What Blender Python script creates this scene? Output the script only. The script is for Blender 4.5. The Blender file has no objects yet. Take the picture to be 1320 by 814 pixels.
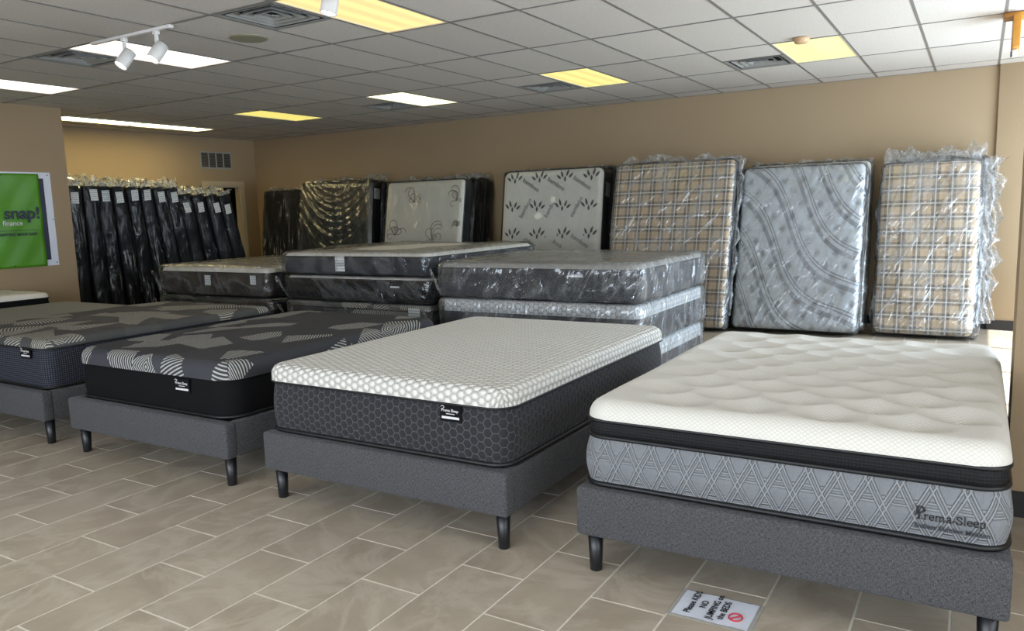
import bpy, bmesh, math, random
import numpy as np
from mathutils import Matrix, Vector

# ------------------------------------------------------------------ camera, world, lights, exposure
scene = bpy.context.scene
COL = scene.collection
HC = 1.517            # camera height
H = 2.954             # ceiling height
cam_d = bpy.data.cameras.new('camera'); cam = bpy.data.objects.new('camera', cam_d); COL.objects.link(cam)
cam_d.sensor_fit = 'HORIZONTAL'; cam_d.sensor_width = 36.0; cam_d.lens = 1000.536/1320*36.0
cam_d.clip_start = 0.05; cam_d.clip_end = 100
RGT = Vector((0.85863133, 0.51180693, -0.0283884)); UPV = Vector((-0.044959, 0.13036243, 0.99044653)); FWD = Vector((-0.51061818, 0.84915211, -0.1349436))
cam.matrix_world = Matrix(((RGT.x, UPV.x, -FWD.x, 0), (RGT.y, UPV.y, -FWD.y, 0), (RGT.z, UPV.z, -FWD.z, HC), (0, 0, 0, 1)))
scene.camera = cam

world = bpy.data.worlds.new('daylight'); scene.world = world; world.use_nodes = True
wn = world.node_tree.nodes; wl = world.node_tree.links
bg = wn['Background']; bg.inputs['Color'].default_value = (0.62, 0.78, 1.0, 1); bg.inputs['Strength'].default_value = 1.6

def area(name, loc, rot, sx, sy, power, color):
    d = bpy.data.lights.new(name, 'AREA'); d.shape = 'RECTANGLE'; d.size = sx; d.size_y = sy
    d.energy = power; d.color = color
    o = bpy.data.objects.new(name, d); COL.objects.link(o); o.location = loc; o.rotation_euler = rot
    return o
# daylight entering through the side windows (facing -X) and the front windows (facing +Y)
area('side_window_daylight', (1.93, 7.4, 1.45), (0, math.radians(90), 0), 2.1, 4.6, 195, (0.72, 0.86, 1.0))
area('front_window_daylight', (-2.6, -2.40, 1.45), (math.radians(54), 0, 0), 7.5, 2.2, 205, (0.86, 0.93, 1.0))
area('right_fill_light', (1.93, 0.9, 1.4), (0, math.radians(90), 0), 2.0, 3.6, 62, (0.84, 0.92, 1.0))  # added fill from the right; the wall has no opening here
sun_d = bpy.data.lights.new('sun', 'SUN'); sun_d.energy = 9.0; sun_d.angle = math.radians(0.6); sun_d.color = (1.0, 0.95, 0.86)
sun = bpy.data.objects.new('sun', sun_d); COL.objects.link(sun)
sdir = Vector((-1.0, 0.22, -1.29)).normalized()
sun.rotation_euler = sdir.to_track_quat('-Z', 'Y').to_euler()
sun.location = (6, 6, 8)

vs = scene.view_settings
vs.view_transform = 'Standard'; vs.look = 'None'; vs.gamma = 1.0; vs.use_curve_mapping = False
vs.exposure = 0.5
scene.cycles.use_denoising = True
scene.cycles.max_bounces = 8; scene.cycles.diffuse_bounces = 4; scene.cycles.glossy_bounces = 3
scene.cycles.transmission_bounces = 4; scene.cycles.transparent_max_bounces = 24
scene.cycles.caustics_reflective = False; scene.cycles.caustics_refractive = False
scene.cycles.sample_clamp_indirect = 4.0

# ------------------------------------------------------------------ node helpers
def lin(c):
    return tuple((v/255/12.92 if v/255 <= 0.04045 else ((v/255+0.055)/1.055)**2.4) for v in c) + (1.0,)

class V:
    """a value socket with arithmetic"""
    def __init__(s, g, sock): s.g = g; s.s = sock
    def op(s, o, b=None, c=None, clamp=False):
        n = s.g.t.nodes.new('ShaderNodeMath'); n.operation = o; n.use_clamp = clamp
        for i, x in enumerate((s, b, c)):
            if x is None: continue
            if isinstance(x, V): s.g.t.links.new(x.s, n.inputs[i])
            else: n.inputs[i].default_value = x
        return V(s.g, n.outputs[0])
    def __add__(s, b): return s.op('ADD', b)
    def __radd__(s, b): return s.op('ADD', b)
    def __sub__(s, b): return s.op('SUBTRACT', b)
    def __mul__(s, b): return s.op('MULTIPLY', b)
    def __rmul__(s, b): return s.op('MULTIPLY', b)
    def __truediv__(s, b): return s.op('DIVIDE', b)
    def rsub(s, a): return s.op('MULTIPLY_ADD', -1.0, a)
    def abs(s): return s.op('ABSOLUTE')
    def sin(s): return s.op('SINE')
    def fract(s): return s.op('FRACT')
    def floor(s): return s.op('FLOOR')
    def min(s, b): return s.op('MINIMUM', b)
    def max(s, b): return s.op('MAXIMUM', b)
    def lt(s, b): return s.op('LESS_THAN', b)
    def gt(s, b): return s.op('GREATER_THAN', b)
    def sqrt(s): return s.op('SQRT')
    def sat(s): return s.op('ADD', 0.0, clamp=True)
    def smooth(s, a, b):
        n = s.g.t.nodes.new('ShaderNodeMapRange'); n.interpolation_type = 'SMOOTHSTEP'
        s.g.t.links.new(s.s, n.inputs[0]); n.inputs[1].default_value = a; n.inputs[2].default_value = b
        return V(s.g, n.outputs[0])

class G:
    def __init__(s, name, rough=0.6, metal=0.0, spec=0.5, color=(128, 128, 128)):
        s.m = bpy.data.materials.new(name); s.m.use_nodes = True; s.t = s.m.node_tree
        s.b = s.t.nodes['Principled BSDF']; s.b.inputs['Roughness'].default_value = rough; s.b.inputs['Metallic'].default_value = metal
        s.b.inputs['Specular IOR Level'].default_value = spec; s.b.inputs['Base Color'].default_value = lin(color)
    def link(s, a, b): s.t.links.new(a, b)
    def uv(s):
        n = s.t.nodes.new('ShaderNodeUVMap'); x = s.t.nodes.new('ShaderNodeSeparateXYZ'); s.link(n.outputs[0], x.inputs[0])
        return V(s, x.outputs[0]), V(s, x.outputs[1])
    def pos(s):
        n = s.t.nodes.new('ShaderNodeNewGeometry'); return n.outputs['Position']
    def obj(s):
        n = s.t.nodes.new('ShaderNodeTexCoord'); return n.outputs['Object']
    def uvv(s):
        n = s.t.nodes.new('ShaderNodeUVMap'); return n.outputs[0]
    def sep(s, vec):
        x = s.t.nodes.new('ShaderNodeSeparateXYZ'); s.link(vec, x.inputs[0]); return [V(s, x.outputs[i]) for i in range(3)]
    def comb(s, a, b, c=0.0):
        n = s.t.nodes.new('ShaderNodeCombineXYZ')
        for i, v in enumerate((a, b, c)):
            if isinstance(v, V): s.link(v.s, n.inputs[i])
            else: n.inputs[i].default_value = v
        return n.outputs[0]
    def scale(s, vec, sc, rot=(0, 0, 0)):
        n = s.t.nodes.new('ShaderNodeMapping'); s.link(vec, n.inputs[0]); n.inputs['Rotation'].default_value = rot; n.inputs['Scale'].default_value = sc; return n.outputs[0]
    def noise(s, vec, sc, detail=3, rough=0.5, dist=0.0):
        n = s.t.nodes.new('ShaderNodeTexNoise'); n.inputs['Scale'].default_value = sc; n.inputs['Detail'].default_value = detail
        n.inputs['Roughness'].default_value = rough; n.inputs['Distortion'].default_value = dist
        s.link(vec, n.inputs['Vector']); return V(s, n.outputs[0])
    def rand(s):
        n = s.t.nodes.new('ShaderNodeObjectInfo'); return V(s, n.outputs['Random'])
    def mix(s, f, a, b):
        n = s.t.nodes.new('ShaderNodeMix'); n.data_type = 'RGBA'
        if isinstance(f, V): s.link(f.s, n.inputs[0])
        else: n.inputs[0].default_value = f
        for i, c in ((6, a), (7, b)):
            if isinstance(c, tuple): n.inputs[i].default_value = lin(c) if len(c) == 3 else c
            else: s.link(c, n.inputs[i])
        return n.outputs[2]
    def color(s, sock): s.link(sock, s.b.inputs['Base Color']); return s
    def bump(s, h, strength=0.5, dist=0.01):
        n = s.t.nodes.new('ShaderNodeBump'); n.inputs['Strength'].default_value = strength; n.inputs['Distance'].default_value = dist
        s.link(h.s, n.inputs['Height']); s.link(n.outputs[0], s.b.inputs['Normal']); return n.outputs[0]
    def hexd(s, x, y):
        """distance field of a flat-topped hex grid of unit pitch: 0 centre, 0.5 edge"""
        R3 = 1.7320508
        def md(a, p): return (a/p).fract()*p
        ax = md(y, 1.0)-0.5; ay = md(x, R3)-R3/2
        bx = md(y+0.5, 1.0)-0.5; by = md(x+R3/2, R3)-R3/2
        def dist(a, b): return (a.abs()).max(a.abs()*0.5+b.abs()*0.8660254)
        return dist(ax, ay).min(dist(bx, by))

MATS = {}
def simple(name, color, rough=0.6, metal=0.0, spec=0.5, var=0.06, vs_=30.0, bump=0.0):
    if name in MATS: return MATS[name]
    g = G(name, rough, metal, spec)
    n = g.noise(g.obj(), vs_, 3)
    c2 = tuple(max(0, min(255, v*(1-var*2))) for v in color); c1 = tuple(min(255, v*(1+var)) for v in color)
    g.color(g.mix(n, c2, c1))
    if bump: g.bump(n, bump, 0.005)
    MATS[name] = g.m; return g.m

def m_wall():
    g = G('tan_wall_paint', 0.75, spec=0.25); p = g.pos()
    n = g.noise(p, 1.3, 4); f = g.noise(p, 60, 3)
    g.color(g.mix(n, (158, 137, 108), (166, 145, 116))); g.bump(f, 0.12, 0.004); return g.m
def m_ceiling():
    g = G('mineral_ceiling_tile', 0.9, spec=0.1); p = g.pos()
    n = g.noise(p, 90, 4, 0.7); w = g.noise(p, 260, 2); r = g.rand()
    base = g.mix(r, (208, 202, 194), (218, 212, 204))
    g.color(g.mix((n.smooth(0.34, 0.44)), (176, 172, 168), base)); g.bump(n*0.7+w*0.3, 0.35, 0.004); return g.m
def m_tile():
    g = G('greige_stone_tile', 0.3, spec=0.45); p = g.pos(); r = g.rand()
    x, y, z = g.sep(p)
    q = g.comb(x+r*17.0, y+r*31.0, r*9.0)
    big = g.noise(q, 2.1, 5, 0.6, 0.8); fine = g.noise(q, 14, 5, 0.65, 0.6)
    vein = ((g.noise(q, 1.7, 6, 0.6, 1.4)-0.5).abs()*-14.0+1.0).sat()
    c = g.mix(big.smooth(0.3, 0.7), (164, 150, 132), (188, 175, 156))
    c = g.mix(fine*0.45, c, (152, 139, 122))
    c = g.mix(vein*0.40, c, (208, 198, 181))
    c = g.mix(r*0.25, c, (176, 166, 150))
    g.color(c)
    rr = fine*0.16+0.26; g.link(rr.s, g.b.inputs['Roughness'])
    g.bump(fine, 0.12, 0.002); return g.m
def m_upholstery():
    g = G('charcoal_heather_upholstery', 0.95, spec=0.15); p = g.obj()
    x, y, z = g.sep(p)
    a = g.noise(g.scale(p, (90, 90, 420)), 1, 3, 0.6); b = g.noise(g.scale(p, (420, 420, 90)), 1, 3, 0.6); c = g.noise(p, 12, 3)
    w = (a+b)*0.5
    g.color(g.mix(((w-0.36)*3.6).sat(), (40, 40, 42), g.mix(c, (92, 92, 94), (103, 103, 105)))); g.bump(w, 0.4, 0.003)
    g.b.inputs['Sheen Weight'].default_value = 0.08; g.b.inputs['Sheen Roughness'].default_value = 0.5
    return g.m
def m_hex(name, edge, fill, pitch=0.043, rough=0.8, width=0.1, bstr=0.7, sheen=0.2, invert=False, bdist=0.012):
    g = G(name, rough, spec=0.25); u, v = g.uv()
    d = g.hexd(u/pitch, v/pitch)
    e = d.smooth(0.5-width*1.4, 0.5-width*0.25)
    n = g.noise(g.uvv(), 420, 2)
    g.color(g.mix(e, g.mix(n, fill, tuple(min(255, c*1.12) for c in fill)), edge))
    dome = d*d*-2.4+0.6
    h = (dome*(e.rsub(1.0))) if not invert else (dome*0.5+e*0.5)
    g.bump(h, bstr, bdist); g.b.inputs['Sheen Weight'].default_value = sheen; return g.m
def m_lattice():
    g = G('grey_lattice_quilt', 0.85, spec=0.2); u, v = g.uv()
    p = 0.098
    def fam(t, o):
        q = ((t+o).fract()-0.5).abs(); return (q-0.10).abs().smooth(0.075, 0.02), q
    b, qb = fam(u/p+v/0.19, 0.0); c_, qc = fam(u/p-v/0.19, 0.0); a, qa = fam(v/0.095, 0.18)
    hz = (qb.gt(0.16))*(qc.gt(0.16))*1.0
    l = b.max(c_).max(a*0.7*hz)
    puff = qb.min(qc)*1.2
    n = g.noise(g.scale(g.uvv(), (500, 160, 1)), 1, 3); big = g.noise(g.uvv(), 9, 2)
    c = g.mix(n, (104, 107, 111), (142, 145, 148)); c = g.mix(l*0.55, c, (162, 165, 168)); c = g.mix(big*0.25, c, (96, 99, 104))
    g.color(c); g.bump(l*0.9+puff*0.5+n*0.08, 1.0, 0.022); g.b.inputs['Sheen Weight'].default_value = 0.2; return g.m
def m_mesh_band():
    g = G('black_mesh_band', 0.7, spec=0.3); u, v = g.uv()
    s = ((u*260.0+v*260.0).sin()*(u*260.0-v*260.0).sin()+1.0)*0.5
    g.color(g.mix(s, (7, 7, 8), (22, 23, 25))); g.bump(s, 0.5, 0.003); return g.m
def m_pillow_top():
    g = G('cream_quilted_knit', 0.85, spec=0.2); u, v = g.uv()
    w1 = g.noise(g.uvv(), 2.0, 1)*0.05
    a = ((u*0.75+v+w1)*190.0).sin(); b = ((u*0.75-v+w1)*190.0).sin()
    q = (a.abs()).min(b.abs()).smooth(0.0, 0.45)
    n = g.noise(g.uvv(), 600, 2)
    g.color(g.mix(q, (200, 196, 186), (220, 217, 208))); g.bump(q*0.8+n*0.15, 0.35, 0.004)
    g.b.inputs['Sheen Weight'].default_value = 0.15; return g.m
def m_fans(name, dark, light, seed=0.0, scale=2.6, wob=0.0):
    g = G(name, 0.85, spec=0.2); u, v = g.uv()
    vec = g.comb(u+seed, v+seed*1.7, 0.0)
    def vor(metric, feature):
        n = g.t.nodes.new('ShaderNodeTexVoronoi'); n.voronoi_dimensions = '2D'; n.feature = feature; n.distance = metric
        n.inputs['Scale'].default_value = scale; n.inputs['Randomness'].default_value = 0.85; g.link(vec, n.inputs['Vector']); return n
    vo = vor('EUCLIDEAN', 'F1')
    rc = g.sep(vo.outputs['Color']); pos = g.sep(vo.outputs['Position'])
    dist = V(g, vo.outputs['Distance'])
    dx = (u+seed)-pos[0]/1.0; dy = (v+seed*1.7)-pos[1]/1.0
    ang = rc[0]*6.283
    ca = (ang+1.5708).sin(); sa = ang.sin()
    lx = dx*ca+dy*sa; ly = dy*ca-dx*sa
    curve = lx+ly*ly*2.2*(rc[1]-0.3)
    diam = dx.abs()*1.0+dy.abs()*0.8
    coord = curve*(rc[2].gt(0.34))+diam*(rc[2].lt(0.34))
    st = ((coord*275.0).sin()*0.5+0.5)
    line = st.smooth(0.60, 0.72)
    on = rc[1].gt(0.34)
    # a patch is a half of its cell, cut by a straight line, as on the printed knit
    half = (ly+0.06).gt(0.0)
    mask = on*half
    n = g.noise(g.uvv(), 500, 2); big = g.noise(g.uvv(), 5, 2)
    basec = g.mix(n, dark, tuple(c*1.25 for c in dark)); basec = g.mix(rc[2]*0.5, basec, tuple(c*0.75 for c in dark))
    g.color(g.mix(line*mask, basec, light)); g.bump(line*mask*0.5+n*0.25+big*wob, 0.4, 0.004); return g.m
def m_pinstripe():
    g = G('navy_grid_knit', 0.8, spec=0.25); u, v = g.uv()
    a = (u*400.0).sin().smooth(0.2, 0.8); b = (v*430.0).sin().smooth(0.0, 0.8)
    g.color(g.mix((a*b), (38, 40, 48), (104, 108, 120))); g.bump(a*b, 0.5, 0.003); return g.m
def m_plaid(name='tan_plaid_ticking'):
    g = G(name, 0.8, spec=0.2); u, v = g.uv()
    def bands(t, p, ox):
        f = (t/p+ox).fract()
        wide = ((f-0.5).abs()-0.14).abs().lt(0.09); wide2 = ((f+0.02).fract()-0.02).abs().lt(0.012); thin = (f-0.5).abs().lt(0.036)
        return wide, wide2, thin
    a = bands(u, 0.155, 0.1); b = bands(v, 0.155, 0.35)
    dk = ((a[0]+b[0])*0.56+(a[1]+b[1])*0.2).min(0.94)
    wh = (a[2]+b[2]).min(1.0)
    n = g.noise(g.uvv(), 350, 2)
    c = g.mix(n, (196, 166, 128), (212, 184, 148)); c = g.mix(dk, c, (52, 54, 58)); c = g.mix(wh*0.68, c, (222, 220, 212))
    g.color(c); g.bump(n, 0.2, 0.002); return g.m
def m_wave():
    g = G('grey_wave_quilt', 0.75, spec=0.25); u, v = g.uv()
    w = g.noise(g.uvv(), 1.1, 1)
    ph = v*1.0+u*1.15+((u*3.2-v*1.6+0.7).sin())*0.20+(u*v)*0.10
    f = (ph/0.50).fract()
    d1 = (f-0.25).abs().lt(0.075); d2 = (f-0.46).abs().lt(0.022); d3 = (f-0.56).abs().lt(0.022)
    st = ((d1*0.85)+d2+d3).min(1.0)
    n = g.noise(g.uvv(), 300, 2)
    row = (v/0.145).floor(); off = ((row*0.5).fract()*2.0)*0.1
    tx = (((u+off)/0.2).fract()-0.5)*0.2; ty = ((v/0.145).fract()-0.5)*0.145
    td = (tx*tx+ty*ty).sqrt(); dot = td.smooth(0.03, 0.004)
    st = (st+dot*0.7).min(1.0)  # tuft dimples darkened in the colour, standing in for their shade
    g.color(g.mix(st*0.75, g.mix(n, (182, 186, 190), (206, 209, 211)), (92, 96, 102))); g.bump(n*0.1+td.smooth(0.0, 0.06), 1.0, 0.02); return g.m
def m_cream(name='cream_damask', a=(206, 200, 184), b=(226, 221, 207)):
    g = G(name, 0.7, spec=0.25); u, v = g.uv()
    s = ((u*0.6+v*1.0)*240.0+(g.noise(g.uvv(), 9, 2)*9.0)).sin()*0.5+0.5
    n = g.noise(g.uvv(), 4, 3)
    g.color(g.mix(s*0.6+n*0.4, a, b)); g.bump(s*0.4+n*0.8, 0.4, 0.006); return g.m
def m_plastic(name, tint=(0.96, 0.98, 1.0), haze=0.05, gloss=0.14, bump=0.7, streak=0.16, sc=7.0, stretch=(1, 1, 0.35), rot=(0, 0, 0), dist=0.35, glint_lines=0.0):
    """thin clear polythene: mostly transparent, glossy on its creases, a little milky, fold highlights painted in as pale streaks"""
    m = bpy.data.materials.new(name); m.use_nodes = True
    g = G.__new__(G); g.m = m; g.t = m.node_tree
    for n in list(g.t.nodes): g.t.nodes.remove(n)
    out = g.t.nodes.new('ShaderNodeOutputMaterial')
    ox, oy, oz = g.sep(g.obj()); rr = g.rand(); base = g.comb(ox+rr*7.0, oy+rr*3.0, oz+rr*11.0)
    p = g.scale(g.scale(base, (1, 1, 1), rot), stretch)
    n1 = g.noise(p, sc, 2, 0.5, dist); n2 = g.noise(p, sc*2.7, 2, 0.5, dist)
    r1 = ((n1-0.5).abs()*-2.0+1.0); r2 = ((n2-0.5).abs()*-2.0+1.0)
    hgt = r1*0.7+r2*0.3
    bp = g.t.nodes.new('ShaderNodeBump'); bp.inputs['Strength'].default_value = bump; bp.inputs['Distance'].default_value = 0.05; g.link(hgt.s, bp.inputs['Height'])
    fr = g.t.nodes.new('ShaderNodeLayerWeight'); fr.inputs['Blend'].default_value = 0.22; g.link(bp.outputs[0], fr.inputs['Normal'])
    crease_glint = r1.smooth(0.84, 1.0)*0.8+r2.smooth(0.9, 1.0)*0.35  # fold highlights painted as whitish streaks along the ridges
    gl = g.t.nodes.new('ShaderNodeBsdfGlossy'); gl.inputs['Roughness'].default_value = 0.16; gl.inputs['Color'].default_value = (1, 1, 1, 1); g.link(bp.outputs[0], gl.inputs['Normal'])
    tr = g.t.nodes.new('ShaderNodeBsdfTransparent'); tr.inputs['Color'].default_value = tint+(1,)
    df = g.t.nodes.new('ShaderNodeBsdfTranslucent'); df.inputs['Color'].default_value = (0.85, 0.88, 0.9, 1); g.link(bp.outputs[0], df.inputs['Normal'])
    df2 = g.t.nodes.new('ShaderNodeBsdfDiffuse'); df2.inputs['Color'].default_value = (0.85, 0.88, 0.9, 1); g.link(bp.outputs[0], df2.inputs['Normal'])
    ms = g.t.nodes.new('ShaderNodeMixShader'); ms.inputs[0].default_value = 0.5; g.link(df.outputs[0], ms.inputs[1]); g.link(df2.outputs[0], ms.inputs[2])
    f1 = (crease_glint*streak+haze).sat()
    if glint_lines:
        nl = g.noise(g.scale(base, (11, 11, 1.1)), 1.0, 2, 0.5, 0.5); nk = g.noise(base, 2.3, 2)
        f1 = (f1+((nl-0.5).abs()*-2.0+1.0).smooth(0.93, 0.99)*nk.smooth(0.38, 0.6)*glint_lines).sat()  # thin upright highlights painted on as pale diffuse lines
    m1 = g.t.nodes.new('ShaderNodeMixShader'); g.link(f1.s, m1.inputs[0]); g.link(tr.outputs[0], m1.inputs[1]); g.link(ms.outputs[0], m1.inputs[2])
    f2 = (V(g, fr.outputs['Fresnel'])*0.8+gloss*0.4).sat()
    m2 = g.t.nodes.new('ShaderNodeMixShader'); g.link(f2.s, m2.inputs[0]); g.link(m1.outputs[0], m2.inputs[1]); g.link(gl.outputs[0], m2.inputs[2])
    g.link(m2.outputs[0], out.inputs['Surface']); return m
def m_lens(name, color, strength, bands=3, contrast=0.45):
    """prismatic lamp lens: brighter along the tubes behind it"""
    g = G(name, 0.4); x, y, z = g.sep(g.obj())
    s = ((x/0.56*bands*6.2832).sin()*0.5+0.5)
    n = g.noise(g.obj(), 180, 2)
    b = (s*contrast+(1.0-contrast))*(n*0.2+0.9)*strength
    g.b.inputs['Base Color'].default_value = (0.5, 0.5, 0.5, 1)
    g.b.inputs['Emission Color'].default_value = lin(color); g.link(b.s, g.b.inputs['Emission Strength']); return g.m
def m_emit(name, color, strength):
    g = G(name, 0.4); g.b.inputs['Emission Color'].default_value = lin(color); g.b.inputs['Emission Strength'].default_value = strength; return g.m
def m_label():
    g = G('printed_paper_label', 0.6); u, v = g.uv()
    t = ((v*230.0).sin().gt(0.1))*(g.noise(g.scale(g.uvv(), (260, 30, 1)), 1, 2).gt(0.47))
    g.color(g.mix(t*0.6, (226, 226, 222), (70, 72, 76))); return g.m

M = dict(wall=m_wall(), ceil=m_ceiling(), tile=m_tile(), uph=m_upholstery(),
         hexw=m_hex('white_honeycomb_knit', (190, 188, 182), (216, 213, 205), width=0.09, bstr=1.0, bdist=0.022),
         hexd=m_hex('charcoal_honeycomb_knit', (84, 85, 88), (38, 39, 42), width=0.055, bstr=1.0, invert=True, sheen=0.12),  # paler cell edges paint in the highlights of the embossing
         hexg=m_hex('grey_honeycomb_knit', (150, 152, 154), (196, 197, 196), pitch=0.05, width=0.1),
         lattice=m_lattice(), band=m_mesh_band(), ptop=m_pillow_top(),
         fans=m_fans('charcoal_fan_knit', (62, 63, 67), (178, 178, 172), 3.3, 3.4), fans2=m_fans('grey_fan_knit', (74, 74, 73), (176, 173, 160), 8.1, 3.2, wob=2.0),
         pin=m_pinstripe(), plaid=m_plaid(), wave=m_wave(), cream=m_cream(), cream2=m_cream('pale_ticking', (214, 209, 196), (232, 228, 216)),
         plastic=m_plastic('clear_polythene', haze=0.025, streak=0.15, gloss=0.10, bump=0.9, sc=1.6, stretch=(2.6, 2.6, 0.8), rot=(0.5, 0.75, 0.2)), plasticb=m_plastic('milky_polythene', haze=0.09, streak=0.24, gloss=0.16, bump=0.9, sc=1.7, stretch=(2.6, 2.6, 0.7), rot=(0.3, -0.5, 0.2)),
         plasticd=m_plastic('clear_polythene_on_black', haze=0.001, streak=0.015, gloss=0.02, bump=1.0, sc=6.0, stretch=(1, 1, 0.3), glint_lines=0.30),
         tuft=m_plastic('crumpled_polythene', haze=0.26, streak=0.22, gloss=0.12, bump=0.4, sc=5.0, stretch=(1, 1, 1)),
         label=m_label())
M['black'] = simple('black_fabric', (12, 12, 14), 0.85, spec=0.2)
M['darkb'] = simple('black_box_spring_cloth', (17, 17, 20), 0.8, spec=0.25)
M['navy'] = simple('dark_navy_border', (30, 33, 42), 0.8, spec=0.25)
M['char'] = simple('charcoal_border', (48, 50, 55), 0.85, spec=0.2)
M['brown'] = simple('brown_border', (54, 47, 42), 0.85, spec=0.2)
M['pipe'] = simple('black_piping', (12, 12, 14), 0.5)
M['legm'] = simple('black_plastic_leg', (24, 25, 29), 0.35)
M['grey'] = simple('plain_grey_cloth', (128, 127, 122), 0.9, var=0.03)
M['trim'] = simple('beige_gloss_trim', (186, 170, 142), 0.5, var=0.02)
M['baseb'] = simple('black_vinyl_base', (24, 22, 22), 0.45)
M['tee'] = simple('white_grid_metal', (128, 125, 120), 0.5, var=0.02)
M['ventw'] = simple('white_register_metal', (150, 150, 146), 0.45, var=0.02)
M['dark'] = simple('dark_void', (14, 13, 12), 0.9)
M['grout'] = simple('pale_grout', (224, 218, 204), 0.8, var=0.04)
M['white'] = simple('white_enamel', (226, 224, 220), 0.35, var=0.02)
M['lensfr'] = simple('lamp_frame', (196, 192, 180), 0.4, var=0.02)
M['paper'] = simple('white_paper', (222, 226, 236), 0.5, var=0.02)
M['ink'] = simple('black_ink', (22, 22, 28), 0.6)
M['redink'] = simple('red_ink', (196, 40, 62), 0.6)
M['whiteink'] = simple('white_thread', (222, 222, 222), 0.7)
M['greeny'] = simple('lime_banner_vinyl', (84, 148, 30), 0.45, var=0.05, vs_=4)
M['navyp'] = simple('navy_poster', (26, 32, 60), 0.45, var=0.05)
M['amber'] = simple('amber_plastic', (196, 134, 44), 0.35, var=0.05)
M['disc'] = simple('yellowed_speaker_grille', (150, 147, 122), 0.7, var=0.05, vs_=200)
M['smoke'] = simple('aged_detector_plastic', (206, 172, 132), 0.5, var=0.03)
M['print'] = simple('dark_leaf_print', (84, 84, 80), 0.8)
M['printl'] = simple('taupe_scroll_print', (124, 112, 100), 0.8)

# ------------------------------------------------------------------ mesh helpers
def new_obj(name, verts, faces, mat, parent=None, uvs=None, smooth=True, loc=None, mats=None, midx=None):
    me = bpy.data.meshes.new(name); me.from_pydata([tuple(v) for v in verts], [], faces); me.update()
    if uvs is not None:
        l = me.uv_layers.new(name='UVMap'); idx = np.empty(len(me.loops), dtype=np.int32); me.loops.foreach_get('vertex_index', idx)
        l.data.foreach_set('uv', np.asarray(uvs, dtype=np.float32)[idx].ravel())
    me.materials.append(mat)
    for x in (mats or []): me.materials.append(x)
    if midx is not None: me.polygons.foreach_set('material_index', np.asarray(midx, dtype=np.int32))
    if smooth: me.polygons.foreach_set('use_smooth', np.ones(len(me.polygons), dtype=bool))
    me.update()
    o = bpy.data.objects.new(name, me); COL.objects.link(o)
    if parent: o.parent = parent
    if loc: o.location = loc
    return o
def inst(name, src, parent=None, loc=None, rot=None, scale=None):
    o = bpy.data.objects.new(name, src.data); COL.objects.link(o)
    if parent: o.parent = parent
    if loc: o.location = loc
    if rot: o.rotation_euler = rot
    if scale: o.scale = scale
    return o
def thing(name, label, cat, loc=(0, 0, 0), rot=(0, 0, 0), group=None):
    o = bpy.data.objects.new(name, None); COL.objects.link(o); o.location = loc; o.rotation_euler = rot; o.empty_display_size = 0.1
    o['label'] = label; o['category'] = cat
    if group: o['group'] = group
    return o
def struct(o): o['kind'] = 'structure'; return o

BOXF = [(0, 3, 2, 1), (4, 5, 6, 7), (0, 1, 5, 4), (1, 2, 6, 5), (2, 3, 7, 6), (3, 0, 4, 7)]
def boxv(x0, y0, z0, x1, y1, z1): return [(x0, y0, z0), (x1, y0, z0), (x1, y1, z0), (x0, y1, z0), (x0, y0, z1), (x1, y0, z1), (x1, y1, z1), (x0, y1, z1)]
class MB:
    def __init__(s): s.v = []; s.f = []; s.uv = []
    def add(s, v, f, uv=None):
        n = len(s.v); s.v += [tuple(q) for q in v]; s.f += [tuple(i+n for i in q) for q in f]; s.uv += list(uv) if uv is not None else [(q[0], q[2] if abs(q[2]) > 1e-9 else q[1]) for q in v]
    def box(s, *a): s.add(boxv(*a), BOXF); return s
    def tube(s, pts, r, n=6, closed=False):
        P = [Vector(p) for p in pts]; k = len(P); v = []; f = []
        for i, p in enumerate(P):
            a = P[(i-1) % k] if (closed or i > 0) else p; b = P[(i+1) % k] if (closed or i < k-1) else p
            d = (b-a).normalized(); ref = Vector((0, 0, 1)) if abs(d.z) < 0.9 else Vector((1, 0, 0))
            e1 = d.cross(ref).normalized(); e2 = d.cross(e1)
            for j in range(n):
                t = 2*math.pi*j/n; v.append(p+r*(math.cos(t)*e1+math.sin(t)*e2))
        m = k if closed else k-1
        for i in range(m):
            for j in range(n):
                f.append((i*n+j, ((i+1) % k)*n+j, ((i+1) % k)*n+(j+1) % n, i*n+(j+1) % n))
        if not closed: f.append(tuple(range(n))); f.append(tuple(range((k-1)*n, k*n))[::-1])
        s.add(v, f); return s
    def lathe(s, prof, n=20, c=(0, 0, 0)):
        v = []; f = []
        for (r, z) in prof:
            for j in range(n): t = 2*math.pi*j/n; v.append((c[0]+r*math.cos(t), c[1]+r*math.sin(t), c[2]+z))
        for i in range(len(prof)-1):
            for j in range(n): f.append((i*n+j, i*n+(j+1) % n, (i+1)*n+(j+1) % n, (i+1)*n+j))
        f.append(tuple(range(n))[::-1]); f.append(tuple(range((len(prof)-1)*n, len(prof)*n)))
        s.add(v, f); return s
    def build(s, name, mat, parent=None, smooth=False, loc=None): return new_obj(name, s.v, s.f, mat, parent, s.uv, smooth, loc)
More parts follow.
